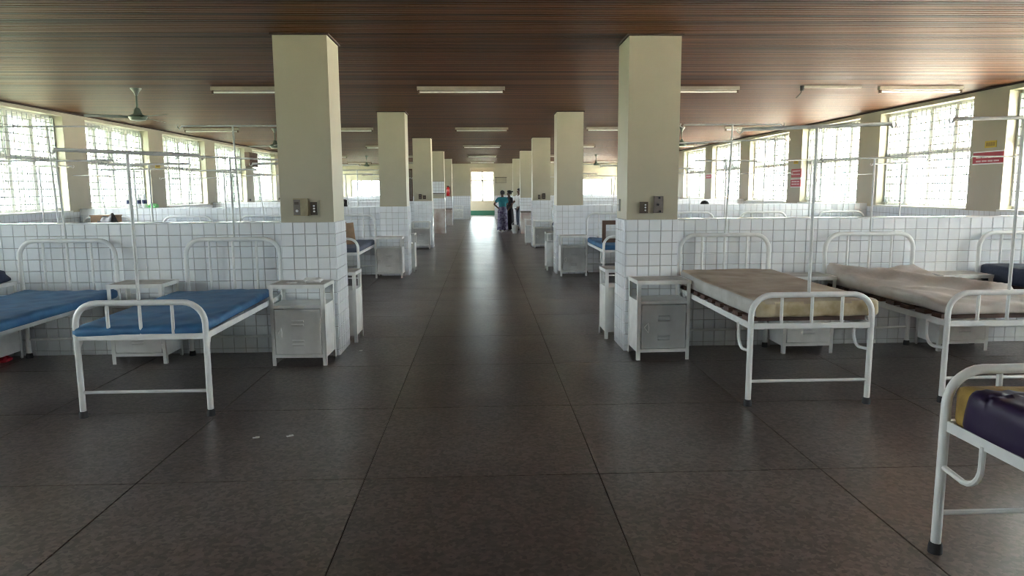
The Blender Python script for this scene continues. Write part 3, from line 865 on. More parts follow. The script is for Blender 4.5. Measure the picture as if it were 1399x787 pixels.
# ------------------------------------------------------------------ bedside cabinets
def cabinet(label, loc, rz=0, m='cabinet', dm=None, handle=-1):
    o = thing('bedside_cabinet', label, 'cabinet', loc, rz, 'white metal bedside cabinets')
    W, Dp, Hh = 0.50, 0.38, 0.755
    dm = dm or m
    for sx in (-1, 1):
        for sy in (-1, 1):
            cpart('leg', ('lg', sx, sy), lambda q: (q.box(min(0, -sx * 0.034), max(0, -sx * 0.034), min(0, -sy * 0.004), max(0, -sy * 0.004), 0, Hh - 0.02),
                                                   q.box(min(0, -sx * 0.004), max(0, -sx * 0.004), min(0, -sy * 0.034), max(0, -sy * 0.034), 0, Hh - 0.02)), m, o, False, loc=(sx * W / 2, sy * Dp / 2, 0))
    def top(q):
        q.box(-W / 2 - 0.004, W / 2 + 0.004, -Dp / 2 - 0.004, Dp / 2 + 0.004, Hh - 0.035, Hh - 0.006)
        for (a, b, c, d_) in ((-W / 2 - 0.004, W / 2 + 0.004, -Dp / 2 - 0.004, -Dp / 2 + 0.008), (-W / 2 - 0.004, W / 2 + 0.004, Dp / 2 - 0.008, Dp / 2 + 0.004), (-W / 2 - 0.004, -W / 2 + 0.008, -Dp / 2 + 0.008, Dp / 2 - 0.008), (W / 2 - 0.008, W / 2 + 0.004, -Dp / 2 + 0.008, Dp / 2 - 0.008)):
            q.box(a, b, c, d_, Hh - 0.006, Hh)
    t_ = cpart('top', 'top', top, m, o, False)
    cpart('top_lining', 'tl', lambda q: q.box(-W / 2 + 0.008, W / 2 - 0.008, -Dp / 2 + 0.008, Dp / 2 - 0.008, Hh - 0.006, Hh - 0.003), 'cabinet_top', t_, False)
    cpart('shelf', 'sh', lambda q: q.box(-W / 2 + 0.005, W / 2 - 0.005, -Dp / 2 + 0.003, Dp / 2 - 0.005, 0.535, 0.562), m, o, False)
    for sx in (-1, 1):
        cpart('side_panel', ('sp', sx), lambda q: q.box(-0.0015, 0.0015, -Dp / 2 + 0.005, Dp / 2 - 0.005, 0.085, 0.545), m, o, False, loc=(sx * (W / 2 - 0.006), 0, 0))
        cpart('side_lip', ('sl', sx), lambda q: q.box(-0.0015, 0.0015, -Dp / 2 + 0.034, -Dp / 2 + 0.06, 0.562, Hh - 0.03), m, o, False, loc=(sx * (W / 2 - 0.006), 0, 0))
    cpart('back_panel', 'bp', lambda q: q.box(-W / 2 + 0.008, W / 2 - 0.008, Dp / 2 - 0.009, Dp / 2 - 0.006, 0.085, 0.545), m, o, False)
    cpart('bottom_panel', 'bo', lambda q: q.box(-W / 2 + 0.005, W / 2 - 0.005, -Dp / 2 + 0.002, Dp / 2 - 0.01, 0.075, 0.105), m, o, False)
    def door(q):
        q.box(-W / 2 + 0.042, W / 2 - 0.042, -Dp / 2 - 0.008, -Dp / 2 + 0.006, 0.112, 0.528)
    dr = cpart('door', 'dr', door, dm, o, False)
    for z in (0.42, 0.385, 0.235, 0.20):
        def lv(q):
            q.tube([(-0.055, 0, 0), (0.055, 0, 0)], 0.011, 6)
        cpart('louvre', 'lv', lv, dm, dr, True, loc=(0.0, -Dp / 2 - 0.009, z))
    hx = handle * (W / 2 - 0.085)
    cpart('handle', ('hd', handle), lambda q: q.tube([(-0.02, 0, 0.0), (0.015, -0.014, 0.045), (0.02, -0.016, 0), (0.015, -0.014, -0.045), (-0.02, 0, 0.0)], 0.006, 6), m, dr, True, loc=(hx, -Dp / 2 - 0.010, 0.315))
    for z in (0.17, 0.47):
        cpart('hinge', 'hg', lambda q: q.tube([(0, 0, -0.022), (0, 0, 0.022)], 0.006, 6), m, dr, True, loc=(-handle * (W / 2 - 0.038), -Dp / 2 - 0.006, z))
    return o
cl = cabinet('white louvred cabinet in front of the nearest left column', (-1.705, 6.725, 0), -0.03)
cabinet('grey-doored cabinet in front of the nearest right column', (1.675, 6.73, 0), 0.02, 'cabinet', 'cabinet_grey')
cabinet('cabinet between the two blue-mattress beds on the left', (-3.235, 6.88, 0), 0.01)
cabinet('cabinet at the left frame edge with a dark bundle on top', (-4.77, 6.86, 0), 0.0)
cabinet('cabinet between the beige and the off-white beds on the right', (3.145, 6.90, 0), 0.0)
cabinet('cabinet between the off-white and the navy beds on the right', (4.70, 6.90, 0), 0.0)
cabinet('cabinet behind the nearest left column, its side showing', (-1.60, D1 + CD + 0.24, 0), pi)
cabinet('cabinet behind the nearest right column, its edge showing', (1.545, D1 + CD + 0.24, 0), pi)
cabinet('cabinet in front of the second left column', (-1.745, D1 + DS - 0.21, 0), 0)
cabinet('cabinet in front of the second right column', (1.675, D1 + DS - 0.21, 0), 0, 'cabinet', 'cabinet_grey')
cabinet('cabinet behind the second left column', (-1.61, D1 + DS + CD + 0.24, 0), pi)
cabinet('cabinet behind the second right column', (1.50, D1 + DS + CD + 0.24, 0), pi)
cabinet('cabinet in front of the third left column', (-1.72, D1 + 2 * DS - 0.21, 0), 0)
cabinet('cabinet in front of the third right column', (1.66, D1 + 2 * DS - 0.21, 0), 0, 'cabinet', 'cabinet_grey')
cabinet('cabinet behind the third right column', (1.47, D1 + 2 * DS + CD + 0.24, 0), pi)

# ------------------------------------------------------------------ ceiling lights and fans
def light_fixture(label, x, y, tube=True):
    o = thing('tube_light', label, 'ceiling light', (x, y, H), 0, 'fluorescent tube lights on the ceiling')
    cpart('housing', 'h', lambda m: (m.box(-0.62, 0.62, -0.035, 0.035, -0.05, 0)), 'lamp_body', o, False)
    if tube:
        cpart('tube', 't', lambda m: m.tube([(-0.585, 0, -0.075), (0.585, 0, -0.075)], 0.014, 10), 'tube_glass', o, True)
    for s in (-1, 1):
        cpart('lamp_holder', 'e', lambda m: m.box(-0.012, 0.012, -0.02, 0.02, -0.098, -0.05), 'brown_board', o, False, loc=(s * 0.597, 0, 0))
    return o
rown = ['nearest', 'second', 'third', 'fourth', 'fifth']
for k in range(5):
    y = 10.42 + DS * k
    for x, nm in ((-6.22, 'by the left windows'), (-3.15, 'over the left beds'), (-0.01, 'over the corridor'), (3.07, 'over the right beds'), (6.36, 'by the right windows')):
        if k == 0 and nm == 'over the corridor': x = -0.29
        if k == 0 and nm == 'by the left windows': continue
        light_fixture('unlit tube light %s, %s row from the camera' % (nm, rown[k]), x, y)
o = thing('lamp_batten', 'bare batten with a loose wire on the right of the ceiling', 'ceiling light', (5.0, 10.35, H))
build(MB().box(-0.40, 0.45, -0.02, 0.02, -0.03, 0), 'batten', 'lamp_body', o)
build(MB().rings([(-0.42, 0, -0.07, 0.025, 0.025), (-0.42, 0, -0.02, 0.03, 0.03), (-0.42, 0, 0, 0.03, 0.03)], 10), 'hook_cap', 'black', o)
build(MB().tube([(-0.42, 0, -0.06), (-0.44, 0, -0.11), (-0.50, 0, -0.17)], 0.006, 6), 'loose_wire', 'black', o, True)
def fan(label, x, y, rz):
    o = thing('ceiling_fan', label, 'ceiling fan', (x, y, H), rz, 'ceiling fans')
    cpart('canopy', 'c', lambda m: m.rings([(0, 0, -0.10, 0.02, 0.02), (0, 0, -0.06, 0.035, 0.035), (0, 0, -0.01, 0.075, 0.075), (0, 0, 0, 0.075, 0.075)], 16), 'fan_blade', o)
    cpart('rod', 'r', lambda m: m.tube([(0, 0, -0.30), (0, 0, -0.09)], 0.014, 10), 'fan_paint', o)
    cpart('motor', 'm', lambda m: m.rings([(0, 0, -0.45, 0.04, 0.04), (0, 0, -0.44, 0.10, 0.10), (0, 0, -0.40, 0.125, 0.125), (0, 0, -0.375, 0.11, 0.11), (0, 0, -0.36, 0.06, 0.06), (0, 0, -0.28, 0.035, 0.035), (0, 0, -0.27, 0.016, 0.016)], 20), 'fan_paint', o)
    for i in range(3):
        def bl(m):
            n = len(m.v)
            st = [(0.10, 0.022, 0.0), (0.2, 0.03, 0.004), (0.24, 0.055, 0.006), (0.45, 0.062, 0.004), (0.62, 0.068, 0.0), (0.66, 0.05, -0.002)]
            for (r_, w_, z) in st:
                m.v += [(r_, -w_, z - 0.012), (r_, w_, z + 0.012), (r_, w_, z + 0.017), (r_, -w_, z - 0.007)]
            for j in range(len(st) - 1):
                a = n + j * 4
                for q in range(4):
                    q2 = (q + 1) % 4
                    m.f.append((a + q, a + q2, a + 4 + q2, a + 4 + q)); m.m.append(0)
            e_ = n + (len(st) - 1) * 4
            m.f.append((n + 3, n + 2, n + 1, n)); m.m.append(0)
            m.f.append((e_, e_ + 1, e_ + 2, e_ + 3)); m.m.append(0)
        cpart('blade', 'b', bl, 'fan_blade', o, False, loc=(0, 0, -0.405), rot=(0, 0, 2 * pi * i / 3))
    return o
fan('dark green ceiling fan over the left beds nearest the camera', -4.86, 10.55, radians(-35))
fan('ceiling fan half hidden by the nearest left column', -4.83, 10.55 + DS, radians(170))
fan('far ceiling fan on the left, seen between two columns', -4.83, 10.55 + 3 * DS, radians(-15))
fan('ceiling fan at the edge of the nearest right column', 4.75, 10.55 + DS, radians(80))
fan('far ceiling fan on the right, seen between two columns', 4.80, 10.55 + 3 * DS, radians(185))

# ------------------------------------------------------------------ switches and boxes on the columns
def plate(name, label, cat, x0, x1, z0, z1, y, m, dep=0.02, knobs=(), km='white', kr=0.008, frame=None):
    o = thing(name, label, cat, ((x0 + x1) / 2, y, (z0 + z1) / 2))
    w_, h_ = x1 - x0, z1 - z0
    if frame: build(MB().box(-w_ / 2 - 0.02, w_ / 2 + 0.02, -0.008, 0.006, -h_ / 2 - 0.02, h_ / 2 + 0.02), 'backplate', frame, o)
    build(MB().box(-w_ / 2, w_ / 2, -dep, 0.006, -h_ / 2, h_ / 2), 'plate', m, o)
    for (kx, kz) in knobs:
        build(MB().tube([(kx, -dep + 0.002, kz), (kx, -dep - 0.012, kz)], kr, 10), 'knob', km, o, True)
    return o
YF = D1
o = plate('call_unit', 'tan intercom unit on the nearest left column', 'wall unit', -1.795, -1.665, 1.368, 1.532, YF, 'box_tan', 0.05, [(-0.03, -0.035)], 'white', 0.013)
build(MB().box(-0.062, 0.0, -0.053, -0.049, -0.075, 0.072), 'dial_panel', 'plate_grey', o)
build(MB().box(-0.052, -0.012, -0.056, -0.052, 0.025, 0.05), 'grill', 'switch_brown', o)
plate('light_switch', 'dark three-button switch beside the tan intercom unit', 'switch', -1.642, -1.580, 1.375, 1.497, YF, 'switch_brown', 0.018, [(0.004, 0.025), (0.004, 0.0), (0.004, -0.027)], 'white', 0.009, 'cream')
plate('light_switch', 'dark three-button switch on the nearest right column', 'switch', 1.520, 1.600, 1.368, 1.478, YF, 'switch_brown', 0.018, [(0.012, 0.025), (0.012, 0.0), (0.012, -0.027)], 'white', 0.008)
plate('socket_plate', 'grey metal plate with three holes on the nearest right column', 'wall plate', 1.656, 1.748, 1.368, 1.531, YF, 'plate_grey', 0.018, [(0.005, 0.065), (-0.006, 0.0), (0.015, -0.065)], 'black', 0.010)
o = plate('light_switch', 'small switch on the corridor side of the nearest right column', 'switch', -0.03, 0.03, -0.06, 0.06, 0, 'cabinet_grey', 0.015, [(0, 0)], 'white', 0.012)
o.location = (XR[0], 7.30, 1.44); o.rotation_euler = (0, 0, -pi / 2)
Y3 = D1 + 2 * DS
plate('light_switch', 'larger dark switch box on the third left column', 'switch', -1.79, -1.71, 1.36, 1.50, Y3, 'switch_brown', 0.03, [(0, 0.03), (0, -0.03)], 'plate_grey', 0.015)
plate('light_switch', 'smaller dark switch box on the third left column', 'switch', -1.668, -1.59, 1.36, 1.463, Y3, 'switch_brown', 0.03, [(0, 0.0)], 'plate_grey', 0.015)
plate('light_switch', 'smaller dark switch box on the third right column', 'switch', 1.545, 1.606, 1.34, 1.46, Y3, 'switch_brown', 0.03, [(0, 0.0)], 'plate_grey', 0.015)
plate('light_switch', 'larger dark switch box on the third right column', 'switch', 1.668, 1.751, 1.34, 1.50, Y3, 'switch_brown', 0.03, [(0, 0.03), (0, -0.03)], 'plate_grey', 0.015)

# ------------------------------------------------------------------ signs on the side wall piers
def sign(name, label, side, yc, w_, zc, h_, m, lines, lm, strip=None):
    o = thing(name, label, 'sign', (PR if side > 0 else PL, yc, zc), pi / 2 if side < 0 else -pi / 2)
    # local -y points into the room
    build(MB().box(-w_ / 2, w_ / 2, -0.008, 0, -h_ / 2, h_ / 2), 'board', m, o)
    for (x0, x1, z0, z1) in lines:
        build(MB().box(x0 * w_, x1 * w_, -0.0095, -0.0075, z0 * h_, z1 * h_), 'lettering_line', lm, o)
    if strip:
        build(MB().box(-w_ / 2, w_ / 2, -0.009, 0, h_ / 2, h_ / 2 + 0.018), 'edge_strip', 'white', o)
        build(MB().box(-w_ / 2, w_ / 2, -0.009, 0, -h_ / 2 - 0.018, -h_ / 2), 'edge_strip', 'white', o)
    return o
words = lambda zs, n, s: [(-0.40 + 0.8 * i / n + 0.01, -0.40 + 0.8 * (i + 1) / n - 0.02, z - s, z + s) for z in zs for i in range(n)]
sign('wall_sign', 'large red sign on the pier nearest the right frame edge', 1, 10.49, 0.64, 2.03, 0.16, 'red', words([0.05, -0.30], 4, 0.07), 'sign_white', True)
sign('wall_label', 'yellow label above the large red sign', 1, 10.45, 0.24, 2.225, 0.10, 'yellow', words([0.0], 4, 0.28), 'yellow_dark')
sign('wall_sign', 'upper red sign with white lettering on the third right pier', 1, 17.03, 0.55, 1.955, 0.20, 'red', words([0.25, -0.15], 5, 0.07), 'sign_white', False)
sign('wall_sign', 'lower red sign with white lettering on the third right pier', 1, 17.05, 0.55, 1.72, 0.17, 'red', words([0.2, -0.15], 3, 0.09), 'sign_white', True)
sign('wall_label', 'yellow label above the two red signs', 1, 17.08, 0.22, 2.225, 0.10, 'yellow', words([0.0], 3, 0.25), 'yellow_dark')
sign('wall_sign', 'small far red sign on the fifth right pier', 1, 23.75, 0.55, 2.0, 0.12, 'red', words([0.0], 3, 0.12), 'sign_white')
sign('wall_label', 'yellow label on the second left pier in view', -1, 17.18, 0.24, 2.2, 0.10, 'yellow', words([0.0], 3, 0.25), 'yellow_dark')
o = thing('wall_cupboard', 'dark brown box high on the left wall between windows', 'box', (PL, 23.8, 2.61), pi / 2)
build(MB().box(-0.40, 0.40, -0.16, 0, -0.21, 0.21), 'case', 'brown_board', o)
build(MB().box(-0.36, 0.36, -0.17, -0.16, -0.17, 0.12), 'front_panel', 'slat', o)
build(MB().box(-0.41, 0.41, -0.175, 0, 0.21, 0.225), 'top_board', 'brown_board', o)
for n, y in (('left wall pier by the dark brown box', 23.7), ('left wall pier one window beyond the dark brown box', 27.05)):
    o = thing('wall_socket', 'small dark socket low on the ' + n, 'socket', (PL, y, 1.33), pi / 2)
    build(MB().box(-0.06, 0.06, -0.02, 0, -0.035, 0.035), 'plate', 'switch_brown', o)
    build(MB().box(-0.03, 0.03, -0.024, -0.02, -0.015, 0.015), 'face', 'black', o)

# ------------------------------------------------------------------ splashback on the fourth left column, fire extinguisher
Y4 = D1 + 3 * DS
o = thing('splashback', 'grey tiled splashback with a dark ledge on the fourth left column', 'splashback', (sum(XL) / 2, Y4 - 0.006, 0))
build(MB().box(-0.26, 0.26, -0.02, 0, 1.50, 1.92), 'tiled_panel', 'tile_far', o)
build(MB().box(-0.27, 0.27, -0.03, 0, 1.475, 1.50), 'ledge', 'slat', o)
build(MB().box(-0.26, 0.26, -0.014, 0, 0.0, 0.92), 'stained_tiling', 'tile_dirty', o)
build(MB().box(-0.26, 0.26, -0.02, 0, 1.92, 1.935), 'top_edge', 'plate_grey', o)
o = thing('fire_extinguisher', 'red fire extinguisher hung on the fifth left column', 'extinguisher', (XL[0] + 0.33, colY[5] - 0.09, 1.34))
build(MB().rings([(0, 0, 0, 0.06, 0.06), (0, 0, 0.02, 0.075, 0.075), (0, 0, 0.34, 0.075, 0.075), (0, 0, 0.40, 0.05, 0.05), (0, 0, 0.43, 0.02, 0.02)], 16), 'cylinder', 'red_gloss', o, True)
build(MB().box(-0.07, 0.03, -0.012, 0.012, 0.44, 0.47).box(-0.02, 0.02, -0.02, 0.02, 0.42, 0.45), 'valve_handle', 'black', o)
build(MB().tube([(0.02, 0, 0.44), (0.09, 0, 0.40), (0.10, 0, 0.2), (0.085, 0, 0.08)], 0.012, 8), 'hose', 'black', o, True)
build(MB().box(-0.03, 0.03, 0.06, 0.085, 0.15, 0.35), 'wall_bracket', 'steel', o)

o = thing('framed_board', 'narrow dark framed board standing on the third left partition', 'board', (-2.025, D1 + 2 * DS + 0.26, ZT))
build(MB().box(-0.05, -0.03, -0.02, 0.02, 0, 0.9).box(0.03, 0.05, -0.02, 0.02, 0, 0.9).box(-0.03, 0.03, -0.02, 0.02, 0.86, 0.9).box(-0.03, 0.03, -0.02, 0.02, 0, 0.04), 'frame', 'brown_board', o)
build(MB().box(-0.03, 0.03, -0.008, 0.008, 0.04, 0.86), 'panel', 'plate_grey', o)

# ------------------------------------------------------------------ washing corner far down on the right
def counter(label, x0, x1, y0, y1, h_):
    o = thing('wash_counter', label, 'counter', ((x0 + x1) / 2, (y0 + y1) / 2, 0))
    w_, d_ = (x1 - x0) / 2, (y1 - y0) / 2
    build(MB().box(-w_, w_, -d_, d_, 0, h_ - 0.05), 'base', 'tile_dirty', o)
    build(MB().box(-w_ - 0.02, w_ + 0.02, -d_ - 0.02, d_, h_ - 0.05, h_), 'slab', 'plate_grey', o)
    return o
counter('stained tiled counter in front of the fourth right column', XR[0] + 0.01, XR[1], Y4 - 0.47, Y4 - 0.02, 0.82)
counter('low pale counter in front of the fifth left column', XL[0], XL[1], colY[5] - 0.48, colY[5] - 0.02, 0.78)
o = thing('washbasin', 'white pedestal washbasin behind the standing women', 'washbasin', (1.12, 30.6, 0))
build(MB().rings([(0, 0, 0, 0.13, 0.11), (0, 0, 0.1, 0.09, 0.08), (0, 0, 0.66, 0.10, 0.09)], 16), 'pedestal', 'white', o, True)
build(MB().rings([(0, 0, 0.64, 0.12, 0.10), (0, 0, 0.74, 0.28, 0.22), (0, 0, 0.86, 0.32, 0.25), (0, 0, 0.87, 0.30, 0.23), (0, 0, 0.80, 0.2, 0.15)], 20), 'basin', 'white', o, True)
build(MB().tube([(0, 0.2, 0.86), (0, 0.2, 0.98), (0, 0.12, 1.0), (0, 0.08, 0.96)], 0.015, 8), 'tap', 'steel', o, True)
cabinet('cabinet by the end wall left of the far opening', (-1.35, 39.6, 0), 0)
o = thing('bucket', 'small grey bucket on the floor beside the standing women', 'bucket', (1.19, 26.75, 0))
build(MB().rings([(0, 0, 0, 0.10, 0.10), (0, 0, 0.28, 0.13, 0.13), (0, 0, 0.30, 0.14, 0.14), (0, 0, 0.28, 0.12, 0.12), (0, 0, 0.05, 0.095, 0.095)], 18), 'pail', 'cabinet_grey', o, True)
build(MB().tube(arc((0, 0, 0.28), 0.135, 0, pi, 8), 0.005, 6), 'handle', 'steel', o, True)

# ------------------------------------------------------------------ small things
def cloth_lump(name, label, cat, loc, sx, sy, sz, m, seed, parent=None, amp=0.25):
    rnd = random.Random(seed); off = rnd.uniform(0, 30)
    def fn(p):
        q = Vector((p.x / sx * 3 + off, p.y / sy * 3, p.z / sz * 2))
        k = 1 + amp * noise.noise(q) + amp * 0.5 * noise.noise(q * 2.3)
        return Vector((p.x * k, p.y * k, p.z * (0.85 + 0.5 * noise.noise(q * 0.9 + Vector((9, 2, 1)))) if p.z > 0.004 else 0.0))
    bm = rounded_slab(sx, sy, sz, min(sx, sy, sz) * 0.48, 14, 12, 6, fn)
    return tag(bm_obj(bm, name, m, None, loc=loc), label, cat)
cloth_lump('crumpled_tissue', 'crumpled white tissue on the cabinet by the left column', 'tissue', (-1.60, 6.73, 0.754), 0.15, 0.09, 0.045, 'paper', 4, amp=0.5)
cloth_lump('folded_tissue', 'small flat white tissue on the cabinet by the left column', 'tissue', (-1.78, 6.66, 0.754), 0.08, 0.05, 0.014, 'paper', 9, amp=0.4)
cloth_lump('cloth_bundle', 'dark cloth bundle on the cabinet at the left frame edge', 'bundle', (-4.70, 6.84, 0.754), 0.38, 0.25, 0.12, 'navy', 5)
cloth_lump('paper_packet', 'crumpled reddish packet on the floor under the left cabinet', 'packet', (-4.62, 6.86, 0.0), 0.16, 0.12, 0.06, 'red', 15)
for i, (x, y, r_) in enumerate(((-1.505, 4.58, 0.3), (-1.291, 4.60, 0.5))):
    o = build(MB().box(-0.022, 0.022, -0.012, 0.012, 0, 0.002).box(-0.005, 0.022, -0.012, 0.008, 0.002, 0.006), 'paper_scrap', 'paper', loc=(x, y, 0), rot=(0, 0, r_))
    tag(o, 'tiny white paper scrap on the floor, %s of the two' % ('left' if i == 0 else 'right'), 'paper scrap')
o = build(MB().box(-0.015, 0.015, -0.015, 0.015, 0, 0.004), 'plaster_crumb', 'paper', loc=(-1.25, 7.13, 0))
tag(o, 'white crumb on the floor beside the nearest left column', 'crumb')
# on top of the second left partition
YW = D1 + DS + 0.265
for i, x in enumerate((-6.67, -6.48, -6.39)):
    o = thing('bottle', 'white bottle with navy band on the second left partition, %s of three' % ['left', 'middle', 'right'][i], 'bottle', (x, YW + (0.03 if i == 2 else 0), ZT - 0.002), 0, 'bottles on the partition')
    cpart('body', 'b', lambda m: m.rings([(0, 0, 0, 0.04, 0.04), (0, 0, 0.005, 0.043, 0.043), (0, 0, 0.17, 0.043, 0.043), (0, 0, 0.21, 0.018, 0.018), (0, 0, 0.235, 0.018, 0.018)], 14), 'white', o)
    cpart('navy_band', 'n', lambda m: m.rings([(0, 0, 0.08, 0.0445, 0.0445), (0, 0, 0.15, 0.0445, 0.0445)], 14), 'navy_plastic', o)
    cpart('cap', 'c', lambda m: m.rings([(0, 0, 0.233, 0.02, 0.02), (0, 0, 0.26, 0.02, 0.02)], 12), 'white', o)
cloth_lump('green_bag', 'small green plastic bag on the second left partition', 'bag', (-6.22, YW, ZT - 0.002), 0.17, 0.13, 0.09, 'green', 22)
# things on the beds of the second bay
o = thing('wooden_box', 'brown wooden board box on the bed by the left windows', 'box', (-6.83, RC - 0.35, 0.685))
build(MB().box(-0.2, 0.2, -0.15, 0.15, 0, 0.49), 'case', 'tan_board', o); build(MB().box(-0.21, 0.21, -0.16, 0.16, 0.49, 0.51), 'lid', 'tan_board', o)
cloth_lump('black_bag', 'black bag piled on the bed by the left windows', 'bag', (-6.60, RC - 0.72, 0.685), 0.42, 0.34, 0.53, 'black', 31)
o = thing('hinged_board', 'dark and tan hinged board standing on the grey-blue bed', 'board', (-2.33, 12.45, 0.69), 0.15)
build(MB().obox(Matrix.Translation((-0.10, 0.05, 0.19)) @ Matrix.Rotation(0.5, 4, 'Z'), 0.16, 0.02, 0.38), 'dark_leaf', 'brown_board', o)
build(MB().obox(Matrix.Translation((0.03, 0.0, 0.18)) @ Matrix.Rotation(-0.35, 4, 'Z') @ Matrix.Rotation(-0.1, 4, 'Y'), 0.17, 0.02, 0.37), 'tan_leaf', 'tan_board', o)
o = thing('open_crate', 'dark brown open wooden crate standing on the second right blue bed', 'crate', (2.28, 12.35, 0.685))
m = MB(); m.box(-0.22, -0.16, -0.02, 0.02, 0, 0.38); m.box(0.16, 0.22, -0.02, 0.02, 0, 0.38); m.box(-0.16, 0.16, -0.02, 0.02, 0.31, 0.38); m.box(-0.16, 0.16, -0.02, 0.02, 0.0, 0.07)
build(m, 'frame_bars', 'brown_board', o); build(MB().box(-0.16, 0.16, 0.0, 0.012, 0.07, 0.20), 'panel', 'cabinet_grey', o)

# ------------------------------------------------------------------ people
def skin_mesh(name, nodes, edges, mats, sub=2, root=0):
    me = bpy.data.meshes.new(name)
    me.from_pydata([n[0] for n in nodes], edges, [])
    o = bpy.data.objects.new(name, me); COL.objects.link(o)
    o.modifiers.new('skin', 'SKIN')
    for i, n in enumerate(nodes):
        r = n[1]; r = r if isinstance(r, tuple) else (r, r)
        me.skin_vertices[0].data[i].radius = r
        me.skin_vertices[0].data[i].use_root = (i == root)
    ss = o.modifiers.new('sub', 'SUBSURF'); ss.levels = sub; ss.render_levels = sub
    dg = bpy.context.evaluated_depsgraph_get(); dg.update()
    m2 = bpy.data.meshes.new_from_object(o.evaluated_get(dg))
    m2.name = name
    bpy.data.objects.remove(o); bpy.data.meshes.remove(me)
    m2.materials.clear()
    for q in (mats if isinstance(mats, (list, tuple)) else [mats]): m2.materials.append(MATS[q])
    m2.polygons.foreach_set('use_smooth', [True] * len(m2.polygons))
    return m2
def person(label, loc, rz, arms, seated=False, top='teal_cloth', bottom='skirt_print', skirt=True, height=1.58):
    """faces local -y; arms = ((elbow, wrist) left, (elbow, wrist) right)"""
    o = thing('person', label, 'person', loc, rz)
    k = height / 1.60
    hz = 0.0 if not seated else -0.36
    N = []; E = []
    def add(p, r, par=None):
        N.append((Vector((p[0] * k, p[1] * k, p[2] * k)), tuple(x * k for x in r) if isinstance(r, tuple) else r * k))
        if par is not None: E.append((par, len(N) - 1))
        return len(N) - 1
    pel = add((0, 0, 0.90 + hz), (0.15, 0.105))
    sp = add((0, 0.005, 1.05 + hz), (0.115, 0.09), pel)
    ch = add((0, 0.0, 1.22 + hz), (0.145, 0.10), sp)
    nk0 = add((0, 0.005, 1.33 + hz), (0.06, 0.055), ch)
    nk = add((0, -0.005, 1.385 + hz), 0.045, nk0)
    hd0 = add((0, -0.02, 1.435 + hz), (0.055, 0.065), nk)
    hd1 = add((0, -0.012, 1.50 + hz), (0.072, 0.09), hd0)
    hd2 = add((0, -0.005, 1.565 + hz), (0.06, 0.075), hd1)
    ns = add((0, -0.105, 1.485 + hz), 0.012, hd1)
    for s, (el, wr) in zip((-1, 1), arms):
        sh = add((s * 0.165, 0.0, 1.28 + hz), 0.052, ch)
        e_ = add((el[0], el[1], el[2] + hz), 0.040, sh)
        w_ = add((wr[0], wr[1], wr[2] + hz), 0.027, e_)
        d_ = (Vector(wr) - Vector(el)).normalized()
        side = d_.cross(Vector((0, 0, 1)))
        side = side.normalized() if side.length > 0.1 else Vector((0, 1, 0))
        pm = Vector(wr) + d_ * 0.055
        p_ = add((pm.x, pm.y, pm.z + hz), (0.036, 0.018), w_)
        for q, ln in ((-1.5, 0.062), (-0.5, 0.075), (0.5, 0.072), (1.5, 0.055)):
            a_ = pm + side * q * 0.019 + d_ * 0.035
            f1 = add((a_.x, a_.y, a_.z + hz), 0.009, p_)
            b_ = a_ + d_ * ln * 0.6 + Vector((0, -0.008, -0.01)); f2 = add((b_.x, b_.y, b_.z + hz), 0.008, f1)
            c_ = b_ + d_ * ln * 0.4 + Vector((0, -0.015, -0.014)); add((c_.x, c_.y, c_.z + hz), 0.007, f2)
        a_ = Vector(wr) + d_ * 0.03 + side * 0.035
        t1 = add((a_.x, a_.y, a_.z + hz), 0.011, w_)
        b_ = a_ + d_ * 0.04 + side * 0.02; add((b_.x, b_.y, b_.z + hz), 0.009, t1)
    for s in (-1, 1):
        hp = add((s * 0.085, 0, 0.84 + hz), 0.085, pel)
        if seated:
            kn = add((s * 0.11, -0.42, 0.86 + hz), 0.058, hp)
            an = add((s * 0.11, -0.42, 0.47 + hz), 0.036, kn)
            ft = add((s * 0.11, -0.55, 0.42 + hz), 0.03, an)
        else:
            kn = add((s * 0.09, -0.01, 0.47), 0.055, hp)
            an = add((s * 0.085, 0.015, 0.085), 0.034, kn)
            ft = add((s * 0.095, -0.13, 0.03), 0.028, an)
    body = obj('body', skin_mesh('body', N, E, 'skin'), o)
    # hair
    hp_ = MB()
    z0 = (1.50 + hz) * k
    hp_.rings([(0, 0.012, z0 - 0.055, 0.05, 0.05), (0, 0.03, z0 - 0.04, 0.072, 0.07), (0, 0.022, z0, 0.088, 0.092), (0, 0.012, z0 + 0.05, 0.085, 0.095), (0, 0.0, z0 + 0.09, 0.06, 0.075), (0, 0.0, z0 + 0.108, 0.02, 0.03)], 18)
    build(hp_, 'hair', 'hair', o, True)
    build(MB().rings([(0, 0.12, z0 + 0.02, 0.02, 0.02), (0, 0.125, z0 + 0.035, 0.045, 0.04), (0, 0.125, z0 + 0.065, 0.045, 0.04), (0, 0.12, z0 + 0.085, 0.02, 0.02)], 14), 'hair_bun', 'hair', o, True)
    for s in (-1, 1):
        build(MB().rings([(s * 0.03, -0.092, z0 + 0.004, 0.010, 0.006), (s * 0.03, -0.092, z0 + 0.012, 0.010, 0.006)], 8), 'eye', 'white', o)
    build(MB().box(-0.022, 0.022, -0.092, -0.08, z0 - 0.052, z0 - 0.042), 'mouth', 'brown_board', o)
    # garment: torso with short sleeves
    N2 = [((0, 0, (0.86 + hz) * k), (0.185 * k, 0.135 * k)), ((0, 0.003, (1.05 + hz) * k), (0.145 * k, 0.115 * k)), ((0, 0, (1.22 + hz) * k), (0.17 * k, 0.125 * k)), ((0, 0.003, (1.33 + hz) * k), (0.085 * k, 0.075 * k))]
    E2 = [(0, 1), (1, 2), (2, 3)]
